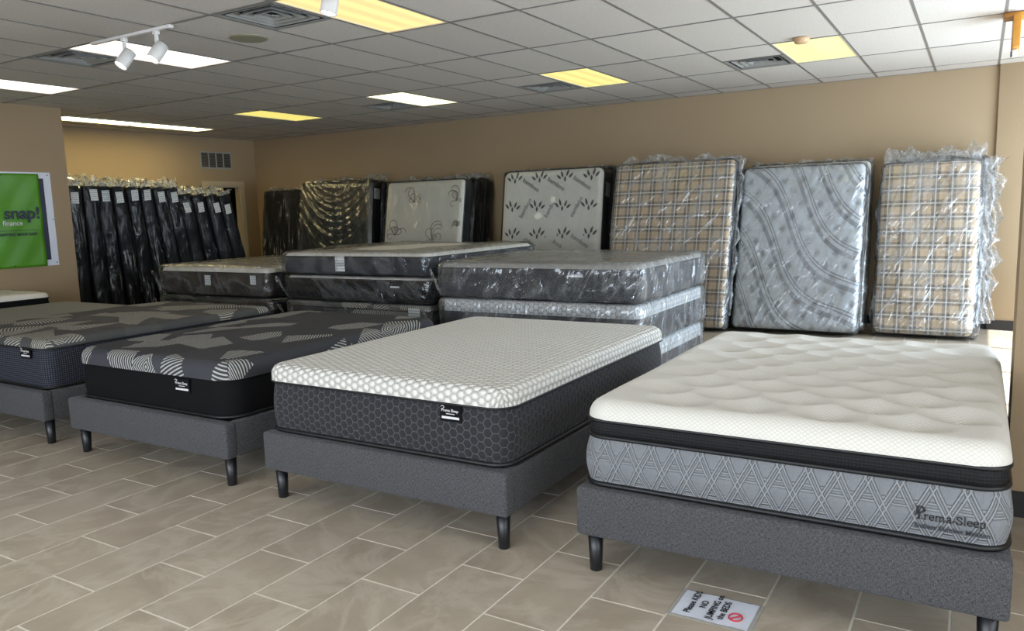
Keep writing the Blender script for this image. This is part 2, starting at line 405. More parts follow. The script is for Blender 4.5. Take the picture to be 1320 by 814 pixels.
def bevbox(name, x0, y0, z0, x1, y1, z1, b, mat, parent=None, seg=2):
    bm = bmesh.new(); bmesh.ops.create_cube(bm, size=1)
    for v in bm.verts: v.co = Vector(((x0+x1)/2+v.co.x*(x1-x0), (y0+y1)/2+v.co.y*(y1-y0), (z0+z1)/2+v.co.z*(z1-z0)))
    bmesh.ops.bevel(bm, geom=bm.edges[:], offset=b, segments=seg, affect='EDGES', profile=0.5)
    me = bpy.data.meshes.new(name); bm.to_mesh(me); bm.free(); me.materials.append(mat)
    for p in me.polygons: p.use_smooth = True
    o = bpy.data.objects.new(name, me); COL.objects.link(o)
    if parent: o.parent = parent
    return o

def fnoise(P, seed, freq, octs=3, ridged=False):
    """cheap smooth noise at points P (n,3): sums of rotated sines"""
    rs = np.random.RandomState(seed); out = np.zeros(len(P)); amp = 1.0; tot = 0
    for o in range(octs):
        a = np.zeros(len(P))
        for k in range(4):
            d = rs.normal(size=3); d /= np.linalg.norm(d); a += np.sin(P@d*freq*(2**o)*rs.uniform(0.7, 1.4)+rs.uniform(0, 6.28)+1.3*np.sin(P@rs.normal(size=3)*freq*(2**o)*0.5))
        a /= 2.2
        if ridged: a = 1-2*np.abs(a)
        out += a*amp; tot += amp; amp *= 0.5
    return out/tot

def rrect(hx, hy, r, ns, nc):
    """points and arclengths of a rounded rectangle, counter-clockwise from the middle of -y side... starts at (-hx+r,-hy)"""
    pts = []
    cs = [(hx-r, -hy+r, -math.pi/2), (hx-r, hy-r, 0), (-hx+r, hy-r, math.pi/2), (-hx+r, -hy+r, math.pi)]
    st = [((-hx+r, -hy), (hx-r, -hy)), ((hx, -hy+r), (hx, hy-r)), ((hx-r, hy), (-hx+r, hy)), ((-hx, hy-r), (-hx, -hy+r))]
    for k in range(4):
        a, b = st[k]
        for i in range(ns): t = i/ns; pts.append((a[0]+(b[0]-a[0])*t, a[1]+(b[1]-a[1])*t))
        cx, cy, a0 = cs[k]
        for i in range(nc): t = a0+math.pi/2*i/nc; pts.append((cx+r*math.cos(t), cy+r*math.sin(t)))
    return np.array(pts)
def loft(W, D, r, prof, ns=10, nc=6, cap_top=True, cap_bot=True):
    """rounded-rectangle body; prof = [(inset, z)...]; returns verts, faces, uvs (perimeter metres, height)"""
    base = rrect(W/2, D/2, r, ns, nc); n = len(base)
    seg = np.linalg.norm(np.roll(base, -1, 0)-base, axis=1); s = np.concatenate([[0], np.cumsum(seg)])
    V_ = []; F = []; U = []
    for (ins, z) in prof:
        p = rrect(W/2-ins, D/2-ins, max(r-ins, 0.004), ns, nc); p = np.vstack([p, p[:1]])
        for i in range(n+1): V_.append((p[i, 0], p[i, 1], z)); U.append((s[i]-W/2, z))
    m = n+1
    for k in range(len(prof)-1):
        for i in range(n): F.append((k*m+i, k*m+i+1, (k+1)*m+i+1, (k+1)*m+i))
    if cap_bot: F.append(tuple(range(n))[::-1])
    if cap_top: F.append(tuple((len(prof)-1)*m+i for i in range(n)))
    return V_, F, U
def side_prof(z0, z1, bulge=0.008, edge=0.012, k=6):
    pr = [(edge, z0)]
    for i in range(k+1):
        t = i/k; pr.append((bulge-bulge*math.sin(math.pi*t), z0+edge*0.6+(z1-z0-edge*1.2)*t))
    pr.append((edge, z1)); return pr
def cover(W, D, r, zb, zt, R, step=0.03, relief=None, crown=0.0, inset=0.0):
    """a cloth top: flat, turning down through radius R to zb; UV = cloth metres; relief(u,v,w) adds height (w: 1 on top, 0 on the skirt)"""
    hx, hy = W/2-inset, D/2-inset
    R = min(R, zt-zb+1e-6); drop = max(zt-R-zb, 0); arc = R*math.pi/2
    ex = arc+drop-R   # cloth overhang past the box half size
    Lx, Ly = hx+ex, hy+ex; nx = max(8, int(2*Lx/step)); ny = max(8, int(2*Ly/step))
    u = np.linspace(-Lx, Lx, nx+1); v = np.linspace(-Ly, Ly, ny+1); UU, VV = np.meshgrid(u, v, indexing='ij'); UU = UU.ravel(); VV = VV.ravel()
    rc = max(r, R+0.002); Rc = rc+ex      # corner arc radius in cloth space
    qx = np.maximum(np.abs(UU)-(Lx-Rc), 0); qy = np.maximum(np.abs(VV)-(Ly-Rc), 0)
    mx = np.maximum(qx, qy); ln = np.sqrt(qx*qx+qy*qy)+1e-12
    both = (qx > 0) & (qy > 0)
    rad = mx                                    # distance past the core, max-norm -> radius
    d_edge = Rc-rad                             # cloth distance from the cloth rim
    t = (arc+drop)-d_edge                       # cloth distance past the flat part (negative on top)
    def fold(t):
        out = np.where(t <= 0, 0, np.where(t < arc, R*np.sin(np.clip(t/R, 0, math.pi/2)), R)); dn = np.where(t <= 0, 0, np.where(t < arc, R*(1-np.cos(np.clip(t/R, 0, math.pi/2))), R+(t-arc)))
        return out, dn
    out, dn = fold(t)
    flat = rc-R
    newrad = np.where(t <= 0, rad, flat+out)
    dirx = np.where(mx > 0, qx/ln, 0); diry = np.where(mx > 0, qy/ln, 0)
    cx = np.minimum(np.abs(UU), Lx-Rc); cy = np.minimum(np.abs(VV), Ly-Rc)
    X = np.sign(UU)*(cx+dirx*newrad); Y = np.sign(VV)*(cy+diry*newrad); Z = zt-dn
    w = np.clip(1-np.maximum(t, 0)/max(arc, 1e-6), 0, 1)
    if crown: Z = Z+crown*w*(1-(X/hx)**2)*(1-(Y/hy)**2)
    if relief is not None: Z = Z+relief(UU, VV, w)
    n1 = ny+1; F = []
    for i in range(nx):
        for j in range(ny):
            a = i*n1+j; F.append((a, a+n1, a+n1+1, a+1))
    return np.stack([X, Y, Z], 1), F, np.stack([UU, VV], 1)
def piping(W, D, r, z, rad, out=0.0, n=6, ns=10, nc=6):
    p = rrect(W/2+out, D/2+out, r+out, ns, nc); mb = MB(); mb.tube([(a, b, z) for a, b in p], rad, n, closed=True); return mb
def up(v, H_):
    """lay a flat mattress mesh up on end: x stays, y -> height, thickness z -> -y"""
    v = np.asarray(v, dtype=float); return np.stack([v[:, 0], -v[:, 2], v[:, 1]+H_/2], 1)

def text(name, s, size, mat, parent, M_, bold=0.0, align='LEFT', ext=0.0006, spacing=1.0):
    c = bpy.data.curves.new(name, 'FONT'); c.body = s; c.size = size; c.extrude = ext; c.offset = bold; c.align_x = align; c.resolution_u = 3; c.space_character = spacing
    tmp = bpy.data.objects.new(name, c); COL.objects.link(tmp); me = bpy.data.meshes.new_from_object(tmp.evaluated_get(bpy.context.evaluated_depsgraph_get()))
    bpy.data.objects.remove(tmp); bpy.data.curves.remove(c); me.name = name; me.materials.clear(); me.materials.append(mat)
    o = bpy.data.objects.new(name, me); COL.objects.link(o); o.parent = parent
    o.matrix_local = M_; return o
FRONT = Matrix(((1, 0, 0), (0, 0, -1), (0, 1, 0))).to_4x4()     # text standing on a -y face
def on_front(x, y, z): return Matrix.Translation((x, y, z)) @ FRONT

def gridbox(W, D, H_, step, amp, seed, off=0.0, freq=6.0, sag=0.0, z0=0.0, taper=None):
    """a loose bag: rounded box surface cut in a grid and crumpled; x centred, y in [-D/2, D/2], z from z0"""
    nx = max(3, int(W/step)); ny = max(3, int(D/step)); nz = max(3, int(H_/step))
    idx = {}; P = []; F = []
    def vid(i, j, k):
        key = (i, j, k)
        if key not in idx: idx[key] = len(P); P.append((-W/2+W*i/nx, -D/2+D*j/ny, z0+H_*k/nz))
        return idx[key]
    for i in range(nx):
        for j in range(ny):
            F.append((vid(i, j, nz), vid(i+1, j, nz), vid(i+1, j+1, nz), vid(i, j+1, nz)))
            F.append((vid(i, j, 0), vid(i, j+1, 0), vid(i+1, j+1, 0), vid(i+1, j, 0)))
        for k in range(nz):
            F.append((vid(i, 0, k), vid(i+1, 0, k), vid(i+1, 0, k+1), vid(i, 0, k+1)))
            F.append((vid(i, ny, k), vid(i, ny, k+1), vid(i+1, ny, k+1), vid(i+1, ny, k)))
    for j in range(ny):
        for k in range(nz):
            F.append((vid(0, j, k), vid(0, j, k+1), vid(0, j+1, k+1), vid(0, j+1, k)))
            F.append((vid(nx, j, k), vid(nx, j+1, k), vid(nx, j+1, k+1), vid(nx, j, k+1)))
    P = np.array(P); c = np.array([0, 0, z0+H_/2]); hs = np.array([W, D, H_])/2; rr = min(0.05, D*0.3, H_*0.3)
    q = P-c; inner = np.clip(q, -(hs-rr), hs-rr); dv = q-inner; ln = np.linalg.norm(dv, axis=1, keepdims=True)+1e-9
    n_ = dv/ln; mxn = np.abs(dv).max(axis=1, keepdims=True)
    q = inner+n_*np.minimum(rr, mxn)
    disp = fnoise(q+seed, seed, freq, 3, True)[:, None]*amp*0.6+fnoise(q, seed+5, freq*0.6, 2)[:, None]*amp*0.4
    q = q+n_*(off+np.maximum(disp+amp*0.45, 0.0))
    return q+c, F
def fringe(pts, h, seed, n=46, rows=4, spread=0.05, outdir=(0, 0, 1), side=(0, 1, 0), jag=1.0):
    """a crumpled loose end of the bag standing along a line"""
    rs = np.random.RandomState(seed); P0, P1 = np.array(pts[0], float), np.array(pts[1], float)
    od = np.array(outdir, float); sd = np.array(side, float); V_ = []; F = []
    x = np.linspace(0, 1, n+1)
    hh = h*(0.35+0.65*np.abs(np.interp(x, np.linspace(0, 1, 9), rs.uniform(-1, 1, 9))))*(1+jag*(0.5*rs.uniform(size=n+1)-0.25))
    for i in range(n+1):
        base = P0+(P1-P0)*x[i]; ph = rs.uniform(-1, 1)
        for k in range(rows+1):
            t = k/rows; V_.append(base+od*hh[i]*t+sd*(math.sin(x[i]*31+k*1.7+seed)*0.6+rs.uniform(-.6, .6)*jag)*spread*(0.25+t)+(P1-P0)/np.linalg.norm(P1-P0)*rs.uniform(-1, 1)*0.02*t*jag)
    m = rows+1
    for i in range(n):
        for k in range(rows): F.append((i*m+k, (i+1)*m+k, (i+1)*m+k+1, i*m+k+1))
    return V_, F

# ------------------------------------------------------------------ the room
XL, XN, XR, YB, YN, YF = -11.85, -10.06, 2.0, 10.40, 5.77, -2.5
A_, B_ = 0.6096, 1.22832       # ceiling cell
GX, GY = -2.3239, 3.8668
def wallbox(name, *a): return struct(MB().box(*a).build(name, M['wall']))
wallbox('wall_back', XL-0.1, YB, 0, XR+0.1, YB+0.1, H+0.05)
wl_ = MB()                                           # left wall with a doorway
wl_.box(XL-0.1, YN-0.2, 0, XL, 9.26, H+0.05); wl_.box(XL-0.1, 10.0, 0, XL, YB, H+0.05); wl_.box(XL-0.1, 9.26, 2.10, XL, 10.0, H+0.05)
struct(wl_.build('wall_left', M['wall']))
wn_ = MB(); wn_.box(XN-0.12, YF, 0, XN, YN, H+0.05); wn_.box(XL, YN-0.12, 0, XN-0.12, YN, H+0.05)
struct(wn_.build('wall_left_front', M['wall']))
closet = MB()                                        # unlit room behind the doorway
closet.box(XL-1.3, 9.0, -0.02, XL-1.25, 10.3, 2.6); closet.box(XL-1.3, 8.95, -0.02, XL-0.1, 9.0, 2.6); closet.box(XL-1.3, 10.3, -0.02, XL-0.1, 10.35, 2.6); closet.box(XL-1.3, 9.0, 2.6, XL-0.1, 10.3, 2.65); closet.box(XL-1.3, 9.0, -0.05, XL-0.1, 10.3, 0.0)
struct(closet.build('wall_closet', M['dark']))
dr = MB(); dr.box(XL, 9.18, 0, XL+0.03, 9.26, 2.18); dr.box(XL, 10.0, 0, XL+0.03, 10.08, 2.18); dr.box(XL, 9.26, 2.10, XL+0.03, 10.0, 2.18)
dr.box(XL-0.1, 9.26, 0, XL, 9.29, 2.10); dr.box(XL-0.1, 9.97, 0, XL, 10.0, 2.10); dr.box(XL-0.1, 9.29, 2.07, XL, 9.97, 2.10)
struct(dr.build('door_1', M['trim']))
# right: pilaster on the back wall, wall stub by the camera, window wall
struct(bevbox('wall_back_pilaster', 0.13, YB-0.05, 0, 1.2, YB, H, 0.004, M['wall']))
wallbox('wall_right_stub', 0.172, 4.25, 0, XR, 4.55, H+0.05)
def window_wall(name, axis, c, a0, a1, z0, z1, n, o0, o1):
    """a wall with a row of openings o0..o1 along the wall, each framed"""
    w = MB(); fr = MB()
    def bx(mb, p0, p1, q0, q1, d0, d1):
        if axis == 'x': mb.box(c+d0, p0, q0, c+d1, p1, q1)
        else: mb.box(p0, c-d1, q0, p1, c-d0, q1)
    bx(w, a0, o0, 0, H+0.05, 0, 0.12); bx(w, o1, a1, 0, H+0.05, 0, 0.12); bx(w, o0, o1, 0, z0, 0, 0.12); bx(w, o0, o1, z1, H+0.05, 0, 0.12)
    for k in range(n+1):
        p = o0+(o1-o0)*k/n; bx(fr, max(o0, p-0.03), min(o1, p+0.03), z0, z1, 0.03, 0.09)
    bx(fr, o0, o1, z0, z0+0.05, 0.03, 0.09); bx(fr, o0, o1, z1-0.05, z1, 0.03, 0.09)
    return struct(w.build(name, M['wall'])), fr
w, f = window_wall('wall_right', 'x', XR, YF, YB, 0.35, 2.55, 4, 4.95, 9.95); struct(f.build('window_1', M['lensfr']))
w, f = window_wall('wall_front', 'y', YF, XN, XR, 0.30, 2.60, 7, -6.6, 1.4); struct(f.build('window_2', M['lensfr']))
def base(name, *a): return struct(MB().box(*a).build(name, M['baseb']))
base('baseboard_back', XL, YB-0.012, 0, 0.13, YB, 0.11)
base('baseboard_back_pilaster', 0.13, YB-0.062, 0, 1.2, YB-0.05, 0.11)
base('baseboard_right_stub', 0.160, 4.238, 0, XR, 4.25, 0.125)
base('baseboard_right_stub_end', 0.160, 4.25, 0, 0.172, 4.55, 0.125)
base('baseboard_left', XL, YN, 0, XL+0.012, 9.18, 0.11)
base('baseboard_left_front', XN, YF, 0, XN+0.012, YN, 0.11)

# floor: grout bed + tiles 305 x 610 mm in a half bond
floor = struct(MB().box(XL-0.1, YF-0.1, -0.08, XR+0.1, YB+0.1, -0.0015).build('floor', M['grout']))
TW, TL, TG = 0.305, 0.607, 0.0031
cells = []
fx = 1000.536/660*1.0; fy = 1000.536/407
for i in range(-33, 14):
    for k in range(-9, 19):
        x0 = -2.159+i*TW; y0 = 2.30+(0.305 if i % 2 else 0.0)+k*TL
        x1, y1 = x0+TW, y0+TL
        if x1 < XL or x0 > XR or y1 < YF or y0 > YB: continue
        cx, cy = (x0+x1)/2, (y0+y1)/2
        d = Vector((cx, cy, -HC)); dep = d.dot(FWD)
        inview = dep > 0.5 and abs(d.dot(RGT)/dep) < 0.70 and abs(d.dot(UPV)/dep) < 0.45
        cells.append((inview, d.length, max(x0, XL)+TG, max(y0, YF)+TG, min(x1, XR)-TG, min(y1, YB)-TG))
cells.sort(key=lambda c: (not c[0], c[1]))
def tile_mesh(w_, l_):
    b = 0.0015; z = 0.0
    v = [(-w_/2, -l_/2, -0.006), (w_/2, -l_/2, -0.006), (w_/2, l_/2, -0.006), (-w_/2, l_/2, -0.006), (-w_/2+b, -l_/2+b, z), (w_/2-b, -l_/2+b, z), (w_/2-b, l_/2-b, z), (-w_/2+b, l_/2-b, z)]
    return v, [(4, 5, 6, 7), (0, 1, 5, 4), (1, 2, 6, 5), (2, 3, 7, 6), (3, 0, 4, 7)]
proto_tile = None; rest = MB()
for n_, (iv, d, x0, y0, x1, y1) in enumerate(cells):
    w_, l_ = x1-x0, y1-y0
    full = abs(w_-(TW-2*TG)) < 1e-4 and abs(l_-(TL-2*TG)) < 1e-4
    if n_ < 290 and iv and full:
        if proto_tile is None:
            v, f = tile_mesh(w_, l_); proto_tile = new_obj('tile', v, f, M['tile'], floor, None, False, ((x0+x1)/2, (y0+y1)/2, 0))
        else: inst('tile', proto_tile, floor, ((x0+x1)/2, (y0+y1)/2, 0))
    else:
        v, f = tile_mesh(w_, l_); rest.add([(a+(x0+x1)/2, b+(y0+y1)/2, c) for a, b, c in v], f)
o = rest.build('far_tiles', M['tile'], floor); o['kind'] = 'stuff'

# ceiling: slab, grid tees, lay-in panels, lamps and registers
ceiling = struct(MB().box(XL-0.1, YF-0.1, H+0.06, XR+0.1, YB+0.1, H+0.14).build('ceiling', M['dark']))
LAMPS = {(-3, 0): 'a', (-7, 0): 'b', (-11, 0): 'b', (-11, 3): 'c', (-7, 3): 'd', (-3, 3): 'c', (1, 3): 'e'}
VENTS = {(-4, 0): 0, (-8, 0): 0, (-8, 3): 1, (-4, 3): 1, (0, 3): 1}
J0, J1, R0, R1 = -16, 7, -6, 6
def cellbox(j, r):
    x0 = max(GX+A_*j, XL); x1 = min(GX+A_*(j+1), XR); y0 = max(GY+B_*r, YF); y1 = min(GY+B_*(r+1), YB); return x0, y0, x1, y1
pp = None; g_ = 0.008
rnd = random.Random(5)
# in the recess at the left two lamps run end to end, off the main grid
REC = [(-11.10, 6.14, -10.66, 7.36), (-11.10, 7.36, -10.66, 8.58)]
for j in range(J0, J1):
    for r in range(R0, R1):
        x0, y0, x1, y1 = cellbox(j, r)
        if x1-x0 < 0.03 or y1-y0 < 0.03 or (j, r) in LAMPS: continue
        if x1 <= XN+0.02 and y1 <= YN-0.1: continue
        parts = [(x0, y0, x1, y1)]
        if (j, r) in VENTS:
            ym = (y0+y1)/2; parts = [(x0, ym, x1, y1)] if VENTS[(j, r)] == 0 else [(x0, y0, x1, ym)]
        for (a, b, c, d) in parts:
            full = abs(c-a-A_) < 1e-3 and abs(d-b-B_) < 1e-3
            if full:
                if pp is None:
                    pp = MB().box(-A_/2+g_, -B_/2+g_, 0, A_/2-g_, B_/2-g_, 0.016).build('ceiling_panel', M['ceil'], ceiling); q = pp
                else: q = inst('ceiling_panel', pp, ceiling)
                q.location = ((a+c)/2, (b+d)/2, H+rnd.uniform(-0.001, 0.002)); q.rotation_euler = (rnd.uniform(-.0015, .0015), rnd.uniform(-.002, .002), 0)
            else:
                MB().box(a+g_, b+g_, H, c-g_, d-g_, H+0.016).build('ceiling_panel', M['ceil'], ceiling)
for j in range(J0, J1+1):
    x = GX+A_*j
    if XL < x < XR: MB().box(x-0.011, YF if x > XN else YN, H-0.003, x+0.011, YB, H+0.03).build('grid_tee', M['tee'], ceiling)
for r in range(R0, R1+1):
    y = GY+B_*r
    if YF < y < YB: MB().box(XL if y > YN else XN, y-0.010, H-0.004, XR, y+0.010, H+0.028).build('grid_tee', M['tee'], ceiling)
MB().box(XL, YB-0.02, H-0.004, XR, YB, H+0.01).build('grid_tee', M['tee'], ceiling); MB().box(XL, YN, H-0.004, XL+0.02, YB, H+0.01).build('grid_tee', M['tee'], ceiling)

LENS = {'a': m_lens('warm_lamp_lens', (255, 208, 118), 0.95, 3, 0.25), 'b': m_lens('pinkish_lamp_lens', (255, 236, 226), 2.0, 2, 0.25), 'c': m_lens('yellow_lamp_lens', (255, 236, 120), 0.78, 3, 0.3), 'd': m_lens('bright_cream_lamp_lens', (255, 250, 196), 1.6, 2, 0.2), 'f': m_lens('recess_lamp_lens', (255, 236, 170), 10.0, 1, 0.2), 'e': m_lens('dim_yellow_lamp_lens', (248, 238, 104), 0.70, 2, 0.28)}
LLAB = {(-3, 0): 'large warm orange-yellow fluorescent ceiling light panel nearest the viewer', (-7, 0): 'pinkish white fluorescent ceiling panel behind the two spotlight heads',
        (-11, 0): 'pinkish white ceiling light panel cut by the left picture edge', (-11, 3): 'yellow ceiling light with no air vent beside it, over the left stacks',
        (-7, 3): 'brightest cream ceiling light panel above the cream floral mattress', (-3, 3): 'yellow ceiling light panel above the first plaid mattress', (1, 3): 'pale yellow ceiling light panel touching a small round detector'}
def lamp(x0, y0, x1, y1, key, label, dz=0.0):
    cx, cy = (x0+x1)/2, (y0+y1)/2; w, l = x1-x0, y1-y0
    t = thing('ceiling_light', label, 'ceiling light', (cx, cy, H-dz), group='fluorescent ceiling lights')
    fr = MB(); e = 0.022
    fr.box(-w/2+.008, -l/2+.008, -.004, -w/2+e, l/2-.008, .05); fr.box(w/2-e, -l/2+.008, -.004, w/2-.008, l/2-.008, .05); fr.box(-w/2+e, -l/2+.008, -.004, w/2-e, -l/2+e, .05); fr.box(-w/2+e, l/2-e, -.004, w/2-e, l/2-.008, .05)
    fr.build('lamp_frame', M['lensfr'], t)
    MB().box(-w/2+e, -l/2+e, 0.004, w/2-e, l/2-e, 0.012).build('lens', LENS[key], t)
for (j, r), k in LAMPS.items(): lamp(*cellbox(j, r), k, LLAB[(j, r)])
lamp(*REC[0], 'f', 'nearer narrow cream lamp over the black wrapped mattresses in the recess', 0.012)
lamp(*REC[1], 'f', 'farther narrow cream lamp over the black wrapped mattresses in the recess', 0.012)
VLAB = {(-4, 0): 'large square air vent with nested louvres beside the orange-yellow light', (-8, 0): 'dark square air vent behind the spotlight rail', (-8, 3): 'small dark air vent beside the brightest cream light', (-4, 3): 'dark air vent beside the yellow light above the plaid mattress', (0, 3): 'white-edged air vent beside the pale yellow light with the detector'}
for (j, r), h_ in VENTS.items():
    x0, y0, x1, y1 = cellbox(j, r); ym = (y0+y1)/2; ya, yb = (y0, ym) if h_ == 0 else (ym, y1)
    t = thing('air_vent', VLAB[(j, r)], 'vent', ((x0+x1)/2, (ya+yb)/2, H), group='square ceiling air vents')
    w = (x1-x0)/2-0.012
    MB().box(-w, -w, 0.045, w, w, 0.05).build('backing', M['dark'], t)
    for k, s in enumerate((w, w*0.80, w*0.56, w*0.33)):
        b = MB(); zo = -0.004-0.006*k if k else -0.005; wd = 0.03 if k == 0 else 0.026
        # each louvre is a sloping square ring
        o_, i_ = s, s-wd
        zz = (zo, zo+0.004) if k == 0 else (0.0, 0.030)
        v = [(-o_, -o_, zz[0]), (o_, -o_, zz[0]), (o_, o_, zz[0]), (-o_, o_, zz[0]), (-i_, -i_, zz[1]), (i_, -i_, zz[1]), (i_, i_, zz[1]), (-i_, i_, zz[1])]
        v += [(a, c, d+0.003) for a, c, d in v]
        f = []
        for q in range(4):
            n1 = (q+1) % 4; f += [(q, n1, 4+n1, 4+q), (8+q, 12+q, 12+n1, 8+n1), (q, 8+q, 8+n1, n1), (4+q, 4+n1, 12+n1, 12+q)]
        b.add(v, f); b.build('frame' if k == 0 else 'louvre', M['ventw'], t)
    MB().box(-w*.1, -w*.1, 0.0, w*.1, w*.1, 0.006).build('louvre', M['ventw'], t)
t = thing('ceiling_speaker', 'round yellowed speaker grille flush in the ceiling near the large vent', 'speaker', (-5.13, 4.53, H))
MB().lathe([(0.150, 0.0), (0.150, -0.006), (0.138, -0.010)], 32).build('rim', M['disc'], t); MB().lathe([(0.135, -0.004), (0.135, -0.011), (0.0, -0.014)], 32).build('grille', M['disc'], t)
t = thing('smoke_detector', 'small round beige detector on the ceiling at the pale yellow light', 'smoke detector', (-1.42, 7.47, H-0.004))
MB().lathe([(0.068, 0.0), (0.068, -0.012), (0.060, -0.03), (0.052, -0.042), (0.02, -0.045)], 24).build('housing', M['smoke'], t, True); MB().lathe([(0.075, 0.0), (0.075, -0.008)], 24).build('base_plate', M['smoke'], t)
t = thing('hanging_sign', 'narrow amber sign hung from the ceiling beside the pillar, seen edge on', 'sign', (0.185, 7.62, H-0.004))
bevbox('canopy', -0.085, -0.10, -0.035, 0.06, 0.10, 0.0, 0.006, M['amber'], t); bevbox('sign_body', -0.022, -0.17, -0.275, 0.032, 0.17, -0.035, 0.006, M['amber'], t)
bevbox('lamp_head', -0.018, -0.05, -0.325, 0.022, 0.05, -0.275, 0.008, M['white'], t); MB().box(-0.026, -0.02, -0.33, -0.018, 0.02, -0.29).build('clip', M['baseb'], t)

def track(label, loc, length, heads):
    t = thing('spotlight_track', label, 'track light', loc)
    bevbox('rail', -length/2, -0.018, -0.022, length/2, 0.018, 0.0, 0.003, M['white'], t)
    bevbox('end_cap', length/2, -0.02, -0.026, length/2+0.05, 0.02, 0.0, 0.004, M['white'], t)
    for (x, tilt, sw) in heads:
        hp = bevbox('spot_head', -0.02, -0.02, -0.05, 0.02, 0.02, -0.022, 0.003, M['white'], t); hp.location = (x, 0, 0)
        MB().box(-0.008, -0.012, -0.135, 0.008, 0.012, -0.05).build('stem', M['white'], hp)
        c = MB().lathe([(0.034, 0.075), (0.048, 0.068), (0.050, 0.0), (0.050, -0.075), (0.046, -0.078), (0.044, -0.05)], 24).build('shade', M['white'], hp, True)
        c.location = (0.0, 0.0, -0.175); c.rotation_euler = (tilt, sw, 0)
        b = MB().lathe([(0.043, -0.066), (0.043, -0.070), (0.02, -0.074)], 20).build('bulb', SPOT, hp); b.location = c.location; b.rotation_euler = c.rotation_euler
SPOT = m_emit('spot_bulb', (255, 236, 214), 9.0)
track('white ceiling track carrying two lit cylinder spotlights', (-5.72, 3.867, H-0.004), 0.95, [(-0.06, -0.62, 0.12), (0.34, -0.62, 0.12)])
track('second white spotlight track at the top edge, only its lamp tips showing', (-3.0, 3.6, H-0.004), 1.1, [(-0.36, -0.2, 0.1), (0.37, 0.2, -0.1)])

# left wall things
t = thing('wall_grille', 'white four-bay return air grille high on the left wall above the doorway', 'vent', (XL, 9.51, 2.55))
gm = MB(); gm.box(0, -.34, -.15, .015, .34, -.125); gm.box(0, -.34, .125, .015, .34, .15); gm.box(0, -.34, -.125, .015, -.315, .125); gm.box(0, .315, -.125, .015, .34, .125)
for k in (-1, 0, 1): gm.box(0, k*.157-.011, -.125, .015, k*.157+.011, .125)
gm.build('frame', M['ventw'], t); MB().box(0.0, -.315, -.125, .002, .315, .125).build('backing', M['dark'], t)
for k in range(10):
    z = -.112+k*.0249; MB().add([(0.002, -.315, z), (.012, -.315, z-.014), (.012, .315, z-.014), (.002, .315, z), (0.002, -.315, z+.002), (.012, -.315, z-.012), (.012, .315, z-.012), (.002, .315, z+.002)], BOXF) if False else None
    mb = MB(); mb.add([(0.002, -.315, z), (.012, -.315, z-.014), (.012, .315, z-.014), (.002, .315, z), (0.002, -.315, z+.002), (.012, -.315, z-.012), (.012, .315, z-.012), (.002, .315, z+.002)], BOXF); mb.build('slat', simple('grille_slat_grey', (112, 108, 100), 0.5), t)
# banner and poster on the near left wall (face +X)
SIDE = Matrix(((0, 0, 1), (1, 0, 0), (0, 1, 0))).to_4x4()     # text on a +x face, running +y
t = thing('poster', 'white-bordered navy poster pinned to the left wall, mostly behind the green banner', 'poster', (XN, 5.0, 1.56))
MB().box(0.001, -0.6, -0.575, 0.004, 0.545, 0.585).build('sheet', M['paper'], t); MB().box(0.004, -0.53, -0.5, 0.005, 0.455, 0.51).build('print_panel', M['navyp'], t)
for (y, z) in ((0.51, 0.55), (0.53, 0.0), (0.52, -0.54)): MB().lathe([(0.008, 0), (0.006, 0.004)], 10).build('grommet', M['legm'], t).matrix_local = Matrix.Translation((0.004, y, z)) @ Matrix.Rotation(math.pi/2, 4, 'Y')
t = thing('banner', 'lime green vinyl banner with dark blue lettering, hung on the left wall', 'banner', (XN, 4.7, 1.56))
ny, nz = 40, 36; Vb = []; Fb = []
for i in range(ny+1):
    for k in range(nz+1):
        y = -0.75+1.44*i/ny; z = -0.575+1.14*k/nz
        fold = 0.006*math.sin(y*9+z*6)*(0.4+0.6*(k/nz))+0.004*math.sin(y*21-z*13)
        Vb.append((0.022+fold, y, z))
for i in range(ny):
    for k in range(nz): a = i*(nz+1)+k; Fb.append((a, a+nz+1, a+nz+2, a+1))
bn = new_obj('vinyl_sheet', Vb, Fb, M['greeny'], t); sm_ = bn.modifiers.new('thickness', 'SOLIDIFY'); sm_.thickness = 0.0015
text('lettering', 'snap!', 0.205, M['navyp'], t, Matrix.Translation((0.036, 0.235, 0.02)) @ SIDE, 0.004); text('lettering', 'finance', 0.082, M['whiteink'], t, Matrix.Translation((0.036, 0.21, -0.06)) @ SIDE, 0.001)
text('lettering', 'FINANCING MADE EASY', 0.046, M['navyp'], t, Matrix.Translation((0.036, 0.10, -0.185)) @ SIDE, 0.001); MB().box(0.033, 0.1, -0.125, 0.0355, 0.62, -0.12).build('rule', M['navyp'], t)
for (y, z) in ((0.25, 0.54), (0.3, -0.55), (-0.3, 0.54)): MB().lathe([(0.008, 0), (0.006, 0.004)], 10).build('grommet', M['legm'], t).matrix_local = Matrix.Translation((0.028, y, z)) @ Matrix.Rotation(math.pi/2, 4, 'Y')

